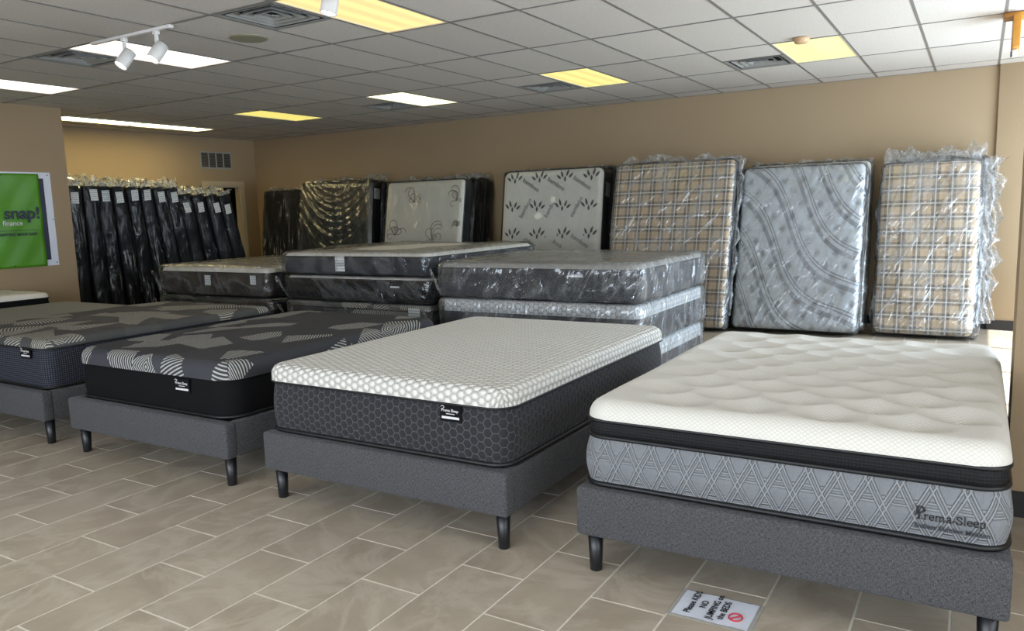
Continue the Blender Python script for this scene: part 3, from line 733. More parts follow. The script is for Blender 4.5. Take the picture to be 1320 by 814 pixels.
# ------------------------------------------------------------------ display beds
FZ0, FZ1 = 0.17, 0.375
leg_proto = None
def bed_frame(label, xl, xr, y0=2.768, L=2.05):
    global leg_proto
    W = xr-xl; t = thing('bed_frame', label, 'bed frame', ((xl+xr)/2, y0, 0), group='grey upholstered bed frames in a row')
    bevbox('foot_panel', -W/2, 0, FZ0, W/2, 0.075, FZ1, 0.014, M['uph'], t, 3)
    for s in (-1, 1):
        a, b = (-W/2+0.004, -W/2+0.06) if s < 0 else (W/2-0.06, W/2-0.004)
        bevbox('side_panel', a, 0.073, FZ0+0.004, b, L, FZ1-0.002, 0.010, M['uph'], t, 3)
    bevbox('head_panel', -W/2+0.06, L-0.06, FZ0, W/2-0.06, L, FZ1, 0.010, M['uph'], t, 2)
    MB().box(-W/2+0.06, 0.075, FZ1-0.06, W/2-0.06, L-0.06, FZ1-0.012).build('deck', M['darkb'], t)
    for (x, y) in ((-W/2+.058, .066), (W/2-.058, .066), (-W/2+.058, L-.07), (W/2-.058, L-.07), (0, L*.5)):
        if leg_proto is None:
            leg_proto = MB().lathe([(0.024, 0.0), (0.026, 0.002), (0.033, 0.172)], 20).build('leg', M['legm'], t, True); o = leg_proto
        else: o = inst('leg', leg_proto, t)
        o.location = (x, y, 0)
    return t
bed_frame('grey upholstered bed frame under the quilted pillow-top mattress', -1.382, 0.143)
bed_frame('grey upholstered bed frame under the white honeycomb mattress', -3.25, -1.722)
bed_frame('grey upholstered bed frame under the fan-patterned mattress with solid black sides', -5.097, -3.547)
bed_frame('grey upholstered bed frame cut by the left picture edge, under navy grid mattress', -6.95, -5.41)

def tag_patch(parent, x, y, z, w, h):
    tg = new_obj('brand_tag', boxv(x-w/2, y-0.004, z-h/2, x+w/2, y, z+h/2), BOXF, M['black'], parent, None, False)
    text('lettering', 'Prema Sleep', w*0.165, M['whiteink'], tg, on_front(x-w*0.44, y-0.0045, z+h*0.08), 0.0002, ext=0.0002)
    MB().box(x-w*.42, y-.0055, z-h*.34, x+w*.42, y-.004, z-h*.2).build('white_stripe', M['whiteink'], tg)
    MB().box(x-w*.2, y-.005, z-h*.06, x+w*.2, y-.004, z-h*.02).build('small_line', M['whiteink'], tg)
    # emblem: a looped capital with a sweep below
    pts = [(x-w*.37+w*.075*math.cos(a), y-.005, z+h*.34+h*.085*math.sin(a)) for a in [math.pi*1.5*(1-i/10)-math.pi*.5 for i in range(11)]]
    MB().tube(pts, w*0.014, 5).build('emblem', M['whiteink'], tg)

BW = 1.52; BL = 2.03; YM = 2.80
# --- mattress 1 : pillow top
xc = (-1.382+0.143)/2
t = thing('mattress', 'quilted cream pillow-top mattress with black band over grey lattice border', 'mattress', (xc, YM+BL/2, 0), group='display mattresses on the row of frames')
v, f, u = loft(BW, BL, 0.09, side_prof(0.378, 0.585, 0.018, 0.016, 8), 14, 8); new_obj('lattice_border', v, f, M['lattice'], t, u)
v, f, u = loft(BW-0.035, BL-0.035, 0.075, side_prof(0.588, 0.655, 0.004, 0.006, 4), 14, 8); new_obj('mesh_band', v, f, M['band'], t, u)
piping(BW-0.03, BL-0.03, 0.09, 0.587, 0.009).build('piping', M['pipe'], t, True); piping(BW-0.03, BL-0.03, 0.08, 0.655, 0.008).build('piping', M['pipe'], t, True); piping(BW-0.02, BL-0.02, 0.09, 0.389, 0.011).build('piping', M['pipe'], t, True)
def tufts(u, v, w):
    z = np.zeros_like(u); px_, py_ = 0.28, 0.167
    X0, Y0 = -0.73-xc, 3.0-(YM+BL/2)
    rows = np.round((v-Y0)/py_)
    best = np.full_like(u, 9.0)
    for dr in (-1, 0, 1):
        r = rows+dr; yc = Y0+r*py_; off = np.where(np.mod(r, 2) == 0, 0.0, px_/2)
        xk = np.round((u-X0-off)/px_)*px_+X0+off
        dx = u-xk; dy = v-yc
        ok = (np.abs(xk) < BW/2-0.11) & (np.abs(yc) < BL/2-0.10)
        d = np.sqrt(dx*dx*0.75+dy*dy*1.1); best = np.where(ok, np.minimum(best, d), best)
    z = 0.058*np.clip(best/0.135, 0, 1)**0.55
    z = np.where(best > 8, 0.058, z)
    return (z-0.058)*np.clip(w*1.5, 0, 1)+0.004*np.sin(u*7+1)*np.sin(v*6)*w
v, f, u = cover(BW-0.02, BL-0.02, 0.10, 0.655, 0.735, 0.072, 0.0125, tufts, 0.016); new_obj('pillow_top', v, f, M['ptop'], t, u)
piping(BW-0.075, BL-0.075, 0.07, 0.699, 0.005).build('edge_stitch', M['ptop'], t, True)
# serif brand lettering, drawn with thick and thin strokes
GLY = {
 'r': (0.42, [[(0.12, 0), (0.12, 0.46)], [(0.12, 0.30), (0.2, 0.42), (0.30, 0.46), (0.36, 0.42)]], [(0.02, 0.26, 0), (0.02, 0.12, 0.46)]),
 'e': (0.46, [[(0.06, 0.25), (0.38, 0.25), (0.38, 0.34), (0.31, 0.44), (0.21, 0.47), (0.11, 0.42), (0.06, 0.3), (0.06, 0.18), (0.12, 0.06), (0.22, 0.0), (0.32, 0.03), (0.39, 0.1)]], []),
 'm': (0.86, [[(0.12, 0), (0.12, 0.46)], [(0.12, 0.36), (0.22, 0.46), (0.34, 0.44), (0.40, 0.34), (0.40, 0)], [(0.40, 0.36), (0.50, 0.46), (0.62, 0.44), (0.68, 0.34), (0.68, 0)]], [(0.02, 0.24, 0), (0.31, 0.5, 0), (0.59, 0.8, 0), (0.02, 0.12, 0.46)]),
 'a': (0.48, [[(0.08, 0.38), (0.14, 0.45), (0.26, 0.46), (0.34, 0.38), (0.34, 0.08), (0.38, 0.01), (0.45, 0.03)], [(0.34, 0.28), (0.16, 0.22), (0.07, 0.12), (0.12, 0.01), (0.24, 0.02), (0.34, 0.12)]], []),
 'S': (0.56, [[(0.44, 0.5), (0.42, 0.62), (0.30, 0.70), (0.16, 0.66), (0.10, 0.54), (0.16, 0.42), (0.34, 0.33), (0.46, 0.22), (0.45, 0.08), (0.33, 0.0), (0.18, 0.01), (0.09, 0.1), (0.08, 0.2)]], []),
 'l': (0.28, [[(0.13, 0), (0.13, 0.74)]], [(0.02, 0.25, 0), (0.03, 0.13, 0.73)]),
 'p': (0.52, [[(0.12, -0.24), (0.12, 0.46)], [(0.12, 0.38), (0.24, 0.46), (0.38, 0.42), (0.44, 0.24), (0.38, 0.06), (0.26, 0.0), (0.12, 0.06)]], [(0.02, 0.26, -0.24), (0.02, 0.12, 0.46)]),
 '.': (0.26, [[(0.08, 0.24), (0.16, 0.24)], [(0.10, 0.2), (0.16, 0.16)]], []),
}
def serif(name, word, x, y, z, em, mat, parent, weight=0.085):
    mb = MB(); cx = 0.0; d = 0.0012
    def quad(a, b, wa):
        a = Vector((a[0], a[1])); b = Vector((b[0], b[1])); dd = (b-a); L = dd.length
        if L < 1e-6: return
        dd /= L; nrm = Vector((-dd.y, dd.x)); k = wa*(0.62+0.5*abs(dd.y))/2; a = a-dd*k*0.5; b = b+dd*k*0.5
        q = [a-nrm*k, b-nrm*k, b+nrm*k, a+nrm*k]
        mb.add([(x+p.x*em, y, z+p.y*em) for p in q]+[(x+p.x*em, y-d, z+p.y*em) for p in q], BOXF)
    for ch in word:
        wd, strokes, serifs = GLY[ch]
        for st in strokes:
            for a, b in zip(st[:-1], st[1:]): quad((a[0]+cx, a[1]), (b[0]+cx, b[1]), weight if ch != '.' else 0.13)
        for (a, b, h_) in serifs: quad((cx+a, h_+0.015), (cx+b, h_+0.015), 0.045)
        cx += wd
    return mb.build(name, mat, parent)
LX, LY, LZ = -0.137-xc, -BL/2-0.006, 0.462
serif('lettering', 'rema.Sleep', LX+0.024, LY, LZ, 0.0375, M['ink'], t)
lg = MB()   # large initial with a double sweep
def sweep(pts, ws):
    for (a, b), (wa, wb) in zip(zip(pts[:-1], pts[1:]), zip(ws[:-1], ws[1:])):
        a = Vector(a); b = Vector(b); dd = (b-a).normalized(); n_ = Vector((-dd.y, dd.x))
        q = [a-n_*wa, b-n_*wb, b+n_*wb, a+n_*wa]; lg.add([(LX+p.x, LY, LZ+p.y) for p in q]+[(LX+p.x, LY-.0012, LZ+p.y) for p in q], BOXF)
sweep([(0.002, 0.001), (0.022, 0.001)], [0.0012]*2); sweep([(0.011, 0.0), (0.011, 0.018)], [0.0035]*2); sweep([(0.006, 0.022), (0.006, 0.040)], [0.004]*2)
sweep([(0.0, 0.042), (0.018, 0.0415), (0.026, 0.036), (0.027, 0.028)], [0.0015, 0.0025, 0.004, 0.002]); sweep([(-0.002, 0.012), (0.004, 0.0195), (0.014, 0.021), (0.024, 0.027), (0.029, 0.033)], [0.0006, 0.003, 0.0032, 0.003, 0.0008])
lg.build('emblem', M['ink'], t)
text('lettering', 'Endless Slumber Medium', 0.0215, simple('grey_thread', (38, 42, 50), 0.7), t, on_front(LX-0.002, LY, LZ-0.031), 0.0004, ext=0.0008)

# --- mattress 2 : white honeycomb over charcoal honeycomb
xc2 = (-3.25-1.722)/2
t = thing('mattress', 'white honeycomb-knit mattress with charcoal honeycomb border and black tag', 'mattress', (xc2, YM+BL/2-0.0, 0), group='display mattresses on the row of frames')
v, f, u = loft(BW-.01, BL, 0.10, side_prof(0.378, 0.648, 0.014, 0.016, 8), 14, 8); new_obj('honeycomb_border', v, f, M['hexd'], t, u)
v, f, u = cover(BW, BL+.005, 0.11, 0.648, 0.738, 0.05, 0.02, None, 0.006); new_obj('honeycomb_cover', v, f, M['hexw'], t, u)
piping(BW-.004, BL+0.002, 0.105, 0.650, 0.006).build('piping', M['pipe'], t, True); piping(BW-.02, BL-.02, 0.10, 0.390, 0.012).build('piping', M['pipe'], t, True)
tag_patch(t, -2.022-xc2, -BL/2-0.002, 0.608, 0.115, 0.078)

# --- mattress 3 : fan pattern over plain black
xc3 = (-5.097-3.547)/2
t = thing('mattress', 'dark grey fan-patterned mattress with smooth solid black sides and rounded corners', 'mattress', (xc3, YM+0.02+BL/2, 0), group='display mattresses on the row of frames')
v, f, u = loft(BW-.012, BL-.01, 0.14, side_prof(0.378, 0.615, 0.010, 0.016, 8), 14, 10); new_obj('black_border', v, f, M['black'], t, u)
v, f, u = cover(BW+.004, BL, 0.15, 0.605, 0.705, 0.065, 0.025, None, 0.008); new_obj('fan_knit_cover', v, f, M['fans'], t, u)
piping(BW-.02, BL-.02, 0.135, 0.389, 0.010).build('piping', M['pipe'], t, True)
tag_patch(t, -3.962-xc3, -BL/2+0.0, 0.552, 0.135, 0.082)

# --- mattress 4 : fan pattern tufted, navy grid sides
xc4 = (-6.95-5.41)/2
t = thing('mattress', 'tufted fan-patterned mattress with navy grid sides, cut by the left picture edge', 'mattress', (xc4, YM+0.02+BL/2, 0), group='display mattresses on the row of frames')
v, f, u = loft(BW-.012, BL-.01, 0.09, side_prof(0.378, 0.655, 0.012, 0.016, 8), 14, 8); new_obj('grid_knit_border', v, f, M['pin'], t, u)
def soft(u, v, w): return -0.012*np.exp(-((np.mod(u+.1, .3)-.15)**2+(np.mod(v+.05, .3)-.15)**2)/.0018)*w+0.004*np.sin(u*11)*np.sin(v*9)*w
v, f, u = cover(BW+.002, BL, 0.10, 0.662, 0.722, 0.055, 0.02, soft, 0.012); new_obj('fan_knit_cover', v, f, M['fans2'], t, u)
piping(BW, BL, 0.095, 0.660, 0.007).build('piping', M['pipe'], t, True); piping(BW-.02, BL-.02, 0.09, 0.389, 0.010).build('piping', M['pipe'], t, True)
tag_patch(t, -5.645-xc4, -BL/2-0.002, 0.628, 0.125, 0.075)

# --- beds 5 and 6 behind
bx5 = thing('foundation', 'plain light grey box foundation without a pattern beside the left wall', 'foundation', (-8.02, 2.85+BL/2, 0))
v, f, u = loft(1.50, BL, 0.05, side_prof(0.0, 0.34, 0.004, 0.012, 5), 8, 5); new_obj('lower_box', v, f, M['uph'], bx5, u)
v, f, u = loft(1.50, BL, 0.05, side_prof(0.345, 0.60, 0.006, 0.012, 5), 8, 5); new_obj('upper_box', v, f, M['grey'], bx5, u)
v, f, u = cover(1.50, BL, 0.06, 0.60, 0.645, 0.035, 0.06); new_obj('top_cloth', v, f, M['grey'], bx5, u)
t = thing('mattress', 'twin mattress with cream top and black side against the left wall', 'mattress', (-9.55, 2.85+BL/2, 0))
v, f, u = loft(0.97, BL, 0.09, side_prof(0.0, 0.36, 0.004, 0.012, 5), 8, 6); new_obj('base_box', v, f, M['uph'], t, u)
v, f, u = loft(0.97, BL, 0.09, side_prof(0.36, 0.685, 0.012, 0.02, 6), 8, 6); new_obj('black_border', v, f, M['black'], t, u)
v, f, u = cover(0.97, BL, 0.11, 0.678, 0.738, 0.05, 0.02, soft, 0.014); new_obj('quilted_top', v, f, M['cream2'], t, u); piping(0.97, BL, 0.09, 0.675, 0.007).build('piping', M['pipe'], t, True)

# ------------------------------------------------------------------ wrapped stacks on the floor behind the beds
def lbl(parent, x, y, z, w, h, rx=0.0, side=False):
    v = boxv(-w/2, -0.002, -h/2, w/2, 0.0, h/2); uvs = [(q[0], q[2]) for q in v]
    o = new_obj('paper_label', v, BOXF, M['label'], parent, uvs, False, (x, y, z)); o.rotation_euler = (0, 0, math.pi/2) if side else (0, rx, 0); return o
def stack_mattress(label, cx, cy, z0, z1, W, D, side, top, wrap='plastic', topdrop=0.05, r=0.09, seed=1, pipe=True, bagamp=0.022, crown=0.0, group=None, lab=None, wrapit=True, ears=True, sag=0.0):
    t = thing('wrapped_mattress', label, 'mattress', (cx, cy, z0), group=group)
    hh = z1-z0
    v, f, u = loft(W, D, r, side_prof(0.004, hh-topdrop, 0.010, 0.016, 6), 12, 6); new_obj('border', v, f, side, t, u)
    v, f, u = cover(W, D, r+.01, hh-topdrop, hh, min(0.045, topdrop*.9), 0.05, None, crown); new_obj('top_panel', v, f, top, t, u)
    if pipe: piping(W, D, r, hh-topdrop, 0.008).build('piping', M['pipe'], t, True); piping(W-.02, D-.02, r, 0.01, 0.008).build('piping', M['pipe'], t, True)
    if lab:
        for (x, z, w, h) in lab: lbl(t, x, -D/2-0.012, z, w, h)
    if wrapit:
        mb = MB(); v, f = gridbox(W+.02, D+.02, hh+.012, 0.045, bagamp, seed, 0.004, 5.0, z0=0.0); v[:, 2] = np.clip(v[:, 2], 0.0, hh+(crown+.012 if crown else .004)); mb.add(v, f)
        if ears:
            rs = np.random.RandomState(seed)
            for (sx, sy) in ((1, -1), (-1, -1), (1, 1)):
                x, y = sx*(W/2-.05), sy*(D/2+.012)
                v, f = fringe([(x, y, hh*.15), (x+sx*.10, y+.02*sy, hh*.85)], 0.05, seed+sx+3*sy, 16, 3, 0.035, (sx*.45, sy*.75, 0.1), (sx*.5, -sy*.3, .6)); mb.add(v, f)
        mb.build('plastic_wrap', M[wrap], t, True)
    return t
GS = 'wrapped mattresses lying in stacks behind the beds'
# stack A
AX, AY = -7.47, 5.80+1.0
stack_mattress('cream-topped brown mattress in plastic, top of the leftmost stack', AX, AY, 0.645, 0.965, 1.86, 2.0, M['brown'], M['cream'], topdrop=0.055, crown=0.015, seed=11, group=GS, lab=[(-0.04, 0.175, 0.10, 0.115), (0.71, 0.19, 0.09, 0.10)])
stack_mattress('black mattress in plastic under the cream-topped brown one', AX, AY, 0.34, 0.635, 1.90, 2.0, M['darkb'], M['darkb'], 'plastic', 0.04, seed=12, group=GS)
stack_mattress('lowest black mattress of the leftmost stack', AX, AY, 0.0, 0.335, 1.86, 1.98, M['darkb'], M['darkb'], 'plasticd', 0.04, seed=13, group=GS, ears=False)
# stack B
BX, BY = -5.325, 5.78+1.0
stack_mattress('slate-sided mattress with pale ticking top, topmost of the middle stack', BX, BY, 0.915, 1.135, 1.93, 2.0, simple('slate_border', (46, 48, 54), 0.8), M['cream2'], 'plastic', 0.035, seed=21, group=GS, crown=0.03, lab=[(-0.13, 0.115, 0.125, 0.15)])
stack_mattress('solid black mattress in creased plastic, second in the middle stack', BX, BY, 0.655, 0.905, 1.90, 1.98, M['black'], M['cream2'], 'plastic', 0.03, seed=22, group=GS, lab=[(0.55, 0.16, 0.11, 0.016)])
stack_mattress('fan-patterned mattress in plastic, third in the middle stack', BX, BY, 0.335, 0.645, 1.90, 1.98, M['fans2'], M['fans2'], 'plastic', 0.06, seed=23, group=GS, lab=[(0.77, 0.225, 0.14, 0.11)])
stack_mattress('lowest black mattress of the middle stack', BX, BY, 0.0, 0.325, 1.88, 1.96, M['darkb'], M['darkb'], 'plasticd', 0.04, seed=24, group=GS, ears=False)
# stack C
CX, CY = -3.165, 5.57+0.85
M['pin2'] = simple('dark_grid_border', (66, 68, 72), 0.8)
stack_mattress('dark grey mattress loosely bagged in plastic, topmost of the right stack', CX, CY, 0.765, 1.065, 1.90, 1.68, m_hex('charcoal_check_knit', (66, 67, 70), (40, 41, 44), pitch=0.02, width=0.1), m_cream('grey_top_knit', (150, 148, 142), (168, 166, 160)), 'plasticb', 0.04, crown=0.015, seed=31, group=GS, bagamp=0.03, lab=[(0.42, 0.215, 0.13, 0.022)])
def two_tone(label, z0, z1, zs, seed):
    t = thing('wrapped_mattress', label, 'mattress', (CX, CY, z0), group=GS); W, D = 1.88, 1.68
    v, f, u = loft(W, D, 0.09, side_prof(0.004, zs-z0, 0.010, 0.012, 5), 12, 6); new_obj('border', v, f, M['char'], t, u)
    v, f, u = cover(W, D, 0.1, zs-z0, z1-z0, 0.03, 0.05); new_obj('honeycomb_cover', v, f, M['hexg'], t, u)
    mb = MB(); v, f = gridbox(W+.02, D+.02, z1-z0+.005, 0.045, 0.022, seed, 0.004, 5.0); v[:, 2] = np.clip(v[:, 2], 0.0, z1-z0+.004); mb.add(v, f); mb.build('plastic_wrap', M['plasticb'], t, True)
two_tone('white honeycomb-topped mattress in plastic, second in the right stack', 0.425, 0.758, 0.645, 32)
two_tone('white honeycomb-topped mattress in plastic, lowest in the right stack', 0.0, 0.418, 0.285, 33)

# ------------------------------------------------------------------ mattresses leaning on the back wall
def leaner(label, xl, xr, ybase, Hh, T, th, face, side, wrap=None, r=0.07, seed=1, lab=None, relief=None, deco=None, R=0.04, topf=0.1, bag=None, group='wrapped mattresses leaning on the back wall', sidef=None, amp=0.022, name='wrapped_mattress', step=0.05):
    """stands on its back-bottom edge at y = ybase, leaning back by th degrees"""
    W = xr-xl; t = thing(name, label, 'mattress', ((xl+xr)/2, ybase, 0.004), (-math.radians(th), 0, 0), group)
    v, f, u = loft(W, Hh, r, side_prof(0.0, T-0.03, 0.006, 0.014, 5), 10, 6); new_obj('border', up(v, Hh), f, side, t, u)
    v, f, u = cover(W, Hh, r+.006, T-0.035, T, min(R, .034), step, relief, 0.008); new_obj('face_panel', up(v, Hh), f, face, t, u)
    p = rrect(W/2, Hh/2, r, 10, 6); mb = MB(); mb.tube([(a, -(T-0.033), b+Hh/2) for a, b in p], 0.008, 6, True); mb.build('piping', M['pipe'], t, True)
    if deco: deco(t, W, Hh, T)
    if lab: lbl(t, W/2+0.012, -T*.5, Hh*lab[0], lab[1], lab[2], side=True)
    if wrap:
        mb = MB(); v, f = gridbox(W+.02, T+.015, Hh+.012, 0.055, amp, seed, 0.004, 5.5); v = v+np.array([0, -T/2, -0.0]); v[:, 2] = np.maximum(v[:, 2], 0.0); mb.add(v, f); mb.build('plastic_wrap', M[wrap], t, True)
        mb = MB(); v, f = fringe([(-W/2, -T/2, Hh+.01), (W/2, -T/2, Hh+.01)], topf*1.25, seed+3, 44, 5, 0.06, (0, 0.1, 1), (0, 1, 0), 0.55); mb.add(v, f)
        if sidef: v, f = fringe([(W/2+.02, -T*.6, Hh*.08), (W/2+.02, -T*.6, Hh+.02)], sidef, seed+7, 60, 8, 0.07, (1, 0.1, 0.05), (0, 1, 0.1), 0.22); mb.add(v, f)
        mb.build('loose_bag_end', M['tuft'], t, True)
    return t
# far left dark one
leaner('black wrapped mattress at the far corner beside the doorway', -11.31, -10.33, 10.08, 1.96, 0.24, 7, M['darkb'], M['darkb'], 'plasticd', seed=41, topf=0.10)
# dark draped pair
leaner('black mattress hidden behind the one with draped plastic', -9.92, -8.37, 10.0, 2.03, 0.25, 6, M['darkb'], M['darkb'], 'plasticd', seed=42, topf=0.12)
leaner('black mattress with its plastic draped in curved folds', -9.935, -8.39, 9.73, 2.05, 0.25, 6, simple('black_olive_cloth', (40, 40, 34), 0.7), M['darkb'], None, seed=43)
drp = [o for o in bpy.data.objects if o.get('label') == 'black mattress with its plastic draped in curved folds'][0]
lbl(drp, 1.545/2+0.014, -.12, 1.83, 0.14, 0.17, side=True)
def drape(parent, W, Hh, T, seed):
    """loose sheet hanging in catenary folds over the face, then over the top and the right side"""
    nx, nz = 70, 80; V_ = []; F = []; rs = random.Random(seed)
    for i in range(nx+1):
        for k in range(nz+1):
            x = -W/2-.01+(W+.03)*i/nx; z = Hh+.02-(Hh-.02)*k/nz; s = (x+0.0)/(W/2)
            q = (Hh-z)+0.55*(s*s)*1.0-0.55            # catenary coordinate
            fall = math.exp(-((z-(Hh-.55))/.75)**2)
            d = 0.020+0.018*fall*(0.5+0.5*math.sin(q*24+2.2*s+math.sin(s*5)))+0.010*fall*math.sin(q*55-3*s)+0.006*math.sin(x*30+z*4)
            V_.append((x, -T-abs(d), z))
    for i in range(nx):
        for k in range(nz): a = i*(nz+1)+k; F.append((a, a+1, a+nz+2, a+nz+1))
    mb = MB(); mb.add(V_, F)
    v, f = gridbox(W+.02, T+.015, Hh+.012, 0.07, 0.015, seed, 0.004, 5.5); v = v+np.array([0, -T/2, 0]); v[:, 2] = np.maximum(v[:, 2], 0.0); mb.add(v, f)
    mb.build('plastic_wrap', M['drape'], parent, True)
    mb = MB(); v, f = fringe([(-W/2, -T/2, Hh+.01), (W/2, -T/2, Hh+.01)], 0.07, seed+3, 40, 4, 0.05); mb.add(v, f); mb.build('loose_bag_end', M['tuft'], parent, True)
M['plasticc'] = m_plastic('clear_polythene_on_cream', haze=0.03, streak=0.05, gloss=0.06, bump=0.5, sc=3.0)
M['drape'] = m_plastic('draped_polythene', haze=0.012, streak=0.03, gloss=0.10, bump=0.25, sc=5.0)
drape(drp, 1.545, 2.05, 0.25, 44)
# cream floral, three deep
def florals(t, W, Hh, T):
    rs = random.Random(3)
    for (cx, cz, s, fl) in ((-0.18, 1.80, 1.5, 0), (-0.50, 1.30, 1.5, 1), (0.22, 1.22, 1.6, 0), (0.62, 1.78, 1.3, 1), (0.66, 1.36, .9, 1), (-0.1, .7, 1.0, 0), (.5, .6, 1, 1), (-.6, .75, 1, 0)):
        mb = MB()
        for b in range(7):
            a0 = math.pi/2+(b-3)*0.42+rs.uniform(-.35, .35); L = s*(0.19-0.02*abs(b-3))*rs.uniform(.7, 1.25); pts = []; tw = rs.choice((-1, 1))*rs.uniform(1.0, 2.6)
            for i in range(15):
                q = i/14; curl = a0+tw*max(0, q-.3)*2.6
                if i == 0: p = (cx, cz-0.10*s)
                else: p = (pts[-1][0]+math.cos(curl)*L/9*(1-.35*q), pts[-1][1]+math.sin(curl)*L/9*(1-.35*q))
                pts.append(p)
            k = [(x, -T-0.010, z) for x, z in pts if abs(x) < W/2-.03 and .02 < z < Hh-.03]
            if len(k) > 2: mb.tube(k, 0.004, 4)
        if mb.v: mb.build('scroll_print', M['printl'], t)
leaner('black mattress flat against the wall behind the cream scroll-print one', -7.99, -6.50, 10.03, 2.0, 0.25, 10, M['darkb'], M['darkb'], 'plasticd', seed=51, topf=0.10)
leaner('black mattress sandwiched second behind the cream scroll-print one', -8.0, -6.51, 9.765, 1.99, 0.25, 10, M['darkb'], M['darkb'], 'plasticd', seed=52, topf=0.08)
leaner('cream mattress with taupe scroll print and black sides', -7.994, -6.525, 9.50, 1.98, 0.25, 10.5, M['cream'], M['darkb'], 'plasticc', r=0.05, seed=53, deco=florals, topf=0.06, amp=0.012)
# bamboo print
def bamboo(t, W, Hh, T):
    y = -T-0.0105
    def leafspray(cx, cz, s, flip):
        mb = MB()
        for (dx, dz, a, L) in ((-.055, .0, 2.3, .10), (-.02, .02, 1.9, .11), (.03, .01, 1.2, .10), (.06, -.01, .7, .09), (.0, -.05, 1.6, .08)):
            a = (math.pi-a) if flip else a; dx = -dx if flip else dx
            d = Vector((math.cos(a), math.sin(a))); n = Vector((-d.y, d.x)); c = Vector((cx+dx*s, cz+dz*s)); L *= s; w = .016*s
            q = [c, c+d*L*.3+n*w, c+d*L*.65+n*w*.9, c+d*L, c+d*L*.65-n*w*.9, c+d*L*.3-n*w]
            mb.add([(p.x, y, p.y) for p in q], [(0, 5, 4, 3, 2, 1)])
        mb.build('leaf_print', M['print'], t)
    rows = [(1.90, True), (1.50, False), (1.12, True), (.74, False), (.36, True)]
    for ri, (z, fl) in enumerate(rows):
        for k in range(4):
            x = -.58+.395*k+(.0 if ri % 2 == 0 else -.02)
            if abs(x) < W/2-.06: leafspray(x, z, 1.0, fl)
        for k in range(4):
            x = -.46+.395*k
            if x < W/2-.2:
                if ri % 2 == 0: ang, z_ = -0.55, z-.02
                else: ang, z_ = 1.05, z-.14
                text('lettering', 'bamboo', 0.092, M['print'], t, Matrix.Translation((x+(0 if ri % 2 == 0 else .02), y+.0, z_)) @ FRONT @ Matrix.Rotation(ang, 4, 'Z'), 0.0, ext=0.0002)
leaner('navy-sided mattress pressed behind the leaf-print one', -5.82, -4.27, 9.84, 2.04, 0.25, 8.5, M['navy'], M['navy'], 'plasticd', seed=61, topf=0.06)
leaner('cream mattress printed with dark leaves and lettering, navy sides', -5.838, -4.29, 9.565, 2.03, 0.27, 8.7, M['cream2'], M['navy'], 'plasticc', r=0.09, seed=62, deco=bamboo, lab=(0.86, 0.12, 0.19), topf=0.04, amp=0.012, relief=lambda u, v, w: 0.008*np.sin(u*14+1)*np.sin(v*13)*w)
# plaid queen
leaner('mattress pressed behind the wide plaid one', -4.05, -2.55, 9.50, 2.03, 0.24, 13.5, M['char'], M['char'], 'plastic', seed=71, topf=0.12)
leaner('wide tan plaid mattress in clear plastic, behind the right stack', -4.058, -2.53, 9.24, 2.05, 0.24, 13.7, M['plaid'], M['navy'], 'plasticb', r=0.04, seed=72, topf=0.12, sidef=0.10)
# wave quilt full
tf = lambda u, v, w: -0.022*np.exp(-((np.mod(u+np.where(np.mod(np.floor(v/.145), 2) == 0, 0, .1), .2)-.1)**2+(np.mod(v, .145)-.0725)**2)/.0014)*w
leaner('cream-faced mattress with dark piping just behind the grey wave quilt', -2.44, -1.08, 9.66, 1.97, 0.24, 14, M['cream'], M['navy'], 'plasticb', seed=81, topf=0.06)
leaner('grey mattress with dark wave stripes in clear plastic', -2.46, -1.11, 9.40, 1.92, 0.26, 14.5, M['wave'], M['navy'], 'plasticb', r=0.05, seed=82, relief=tf, topf=0.04, lab=(0.9, 0.11, 0.15), step=0.02, amp=0.016)
# plaid twin
leaner('mattress in milky plastic pressed behind the narrow plaid one', -0.93, 0.05, 9.81, 1.95, 0.22, 13, M['char'], M['char'], 'plasticb', seed=91, topf=0.2, sidef=0.2)
leaner('narrow tan plaid mattress in ballooning plastic, rightmost by the pillar', -0.955, 0.005, 9.575, 1.91, 0.22, 13, M['plaid'], M['char'], 'plasticb', r=0.07, seed=92, topf=0.20, sidef=0.24, amp=0.05)

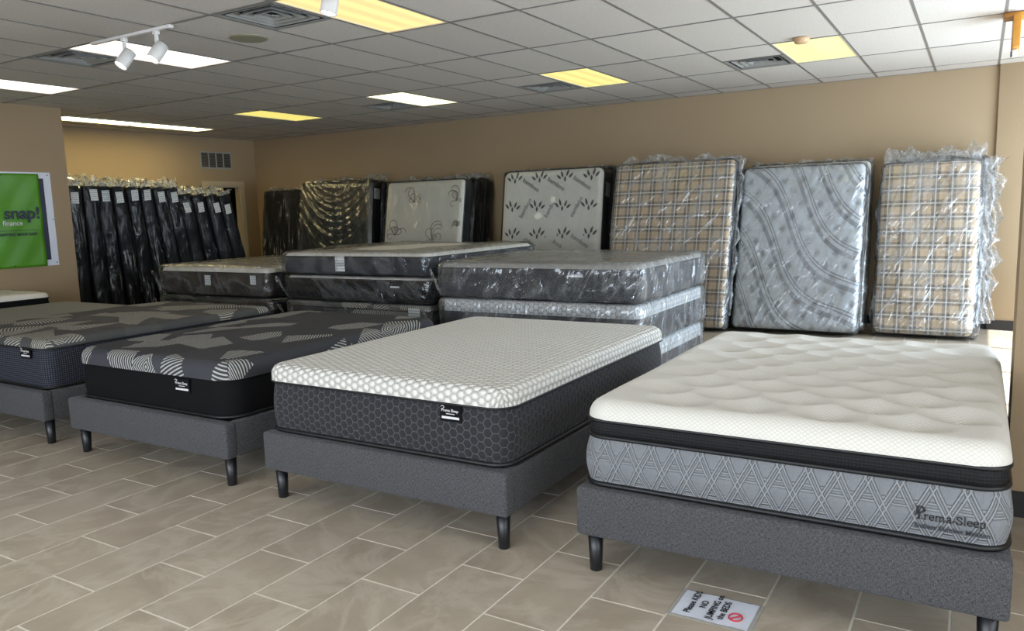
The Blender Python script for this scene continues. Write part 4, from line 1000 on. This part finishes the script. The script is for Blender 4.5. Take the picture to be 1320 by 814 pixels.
# ------------------------------------------------------------------ black wrapped box springs standing in the recess
ORD = ['first', 'second', 'third', 'fourth', 'fifth', 'sixth', 'seventh', 'eighth', 'ninth', 'tenth', 'eleventh', 'twelfth']
src = None
def spring_parts(t, T, Hh, W=1.46):
    v, f, u = loft(W, Hh, 0.03, side_prof(0.0, T, 0.006, 0.012, 5), 10, 4)
    v = np.asarray(v); b = np.stack([v[:, 0], v[:, 2], v[:, 1]+Hh/2], 1)
    return b, f, u
rs = random.Random(8)
for i in range(12):
    tall = i < 8
    ytop = 5.84+0.207*i if tall else 7.50+0.238*(i-8)
    Hh = 1.99 if tall else 1.90
    T = 0.192 if tall else 0.215
    th = 0.4+1.15*i if tall else 9.4+1.1*(i-8)
    yb_ = ytop+Hh*math.sin(math.radians(th))
    lab = ('black wrapped box spring, %s in the row counting from the banner wall' % ORD[i]) if tall else ('shorter black wrapped box spring, %s of the four before the doorway' % ORD[i-8])
    t = thing('wrapped_box_spring', lab, 'box spring', (-10.95-rs.uniform(0, .03), yb_, 0.002), (math.radians(th), 0, 0), 'black box springs standing in the recess')
    b, f, u = spring_parts(t, T, Hh); new_obj('cloth_body', b, f, M['darkb'], t, u)
    mb = MB(); v, f = gridbox(1.49, T+.004, Hh+.012, 0.06, 0.016, 100+i, 0.0, 6.0); v = v+np.array([0, T/2, 0]); v[:, 2] = np.maximum(v[:, 2], 0); v[:, 1] = np.clip(v[:, 1], -0.004, T+.006); mb.add(v, f); mb.build('plastic_wrap', M['plasticd'], t, True)
    mb = MB()
    v, f = fringe([(-.73, T*.5, Hh+.005), (.74, T*.5, Hh+.005)], 0.19 if tall else 0.16, 200+i, 34, 4, 0.06, (0.1, 0, 1), (0, 1, 0)); mb.add(v, f)
    v, f = fringe([(.735, 0.02, Hh+.0), (.735, T, Hh+.0)], 0.13, 300+i, 14, 4, 0.05, (0.25, 0, 1), (1, 0, 0)); mb.add(v, f)
    mb.build('loose_bag_end', M['tuft'], t, True)
    zz = Hh-.11-rs.uniform(0, .05) if tall else Hh-.17-rs.uniform(0, .06)
    lo = lbl(t, 0.7585, T*.5+rs.uniform(-.03, .03), zz, 0.105, 0.15, side=True); lo.rotation_euler = (rs.uniform(-.12, .12), 0, math.pi/2)

# ------------------------------------------------------------------ floor notice
t = thing('floor_notice', 'laminated white notice taped on the tiles before the pillow-top bed', 'sign', (-0.785, 2.732, 0.0), (0, 0, math.radians(0)))
nx = 24; V_ = []; F = []
for i in range(nx+1):
    for k in range(17):
        x = -.14+.28*i/nx; y = -.098+.196*k/16; V_.append((x, y, 0.0022+0.0018*max(0, math.sin(x*42+y*26))+0.001*math.sin(x*90-y*30)**2))
for i in range(nx):
    for k in range(16): a = i*17+k; F.append((a, a+17, a+18, a+1))
sh = new_obj('paper_sheet', V_, F, M['paper'], t)
MB().box(-.155, -.108, 0.0005, .155, .108, 0.0014).build('laminate', simple('laminate_film', (176, 174, 168), 0.15, var=.02), t)
for (s, x, sz, y0) in (('Please KIDS', -.078, .036, -.075), ('NO', -.034, .036, -.018), ('JUMPING on', 0.006, .036, -.085), ('the BEDS', .044, .036, -.07)):
    text('lettering', s, sz, M['ink'], t, Matrix.Translation((x, y0, 0.0068)) @ Matrix.Rotation(math.pi/2, 4, 'Z'), 0.0006, ext=0.0002)
pr = MB().tube([(0.083+.024*math.cos(a), -.03+.028*math.sin(a), .007) for a in [2*math.pi*i/28 for i in range(28)]], .0026, 6, True)
pr.tube([(0.083-.016, -.03-.019, .007), (0.083+.016, -.03+.019, .007)], .0026, 6); pr.build('prohibition_symbol', M['redink'], t)
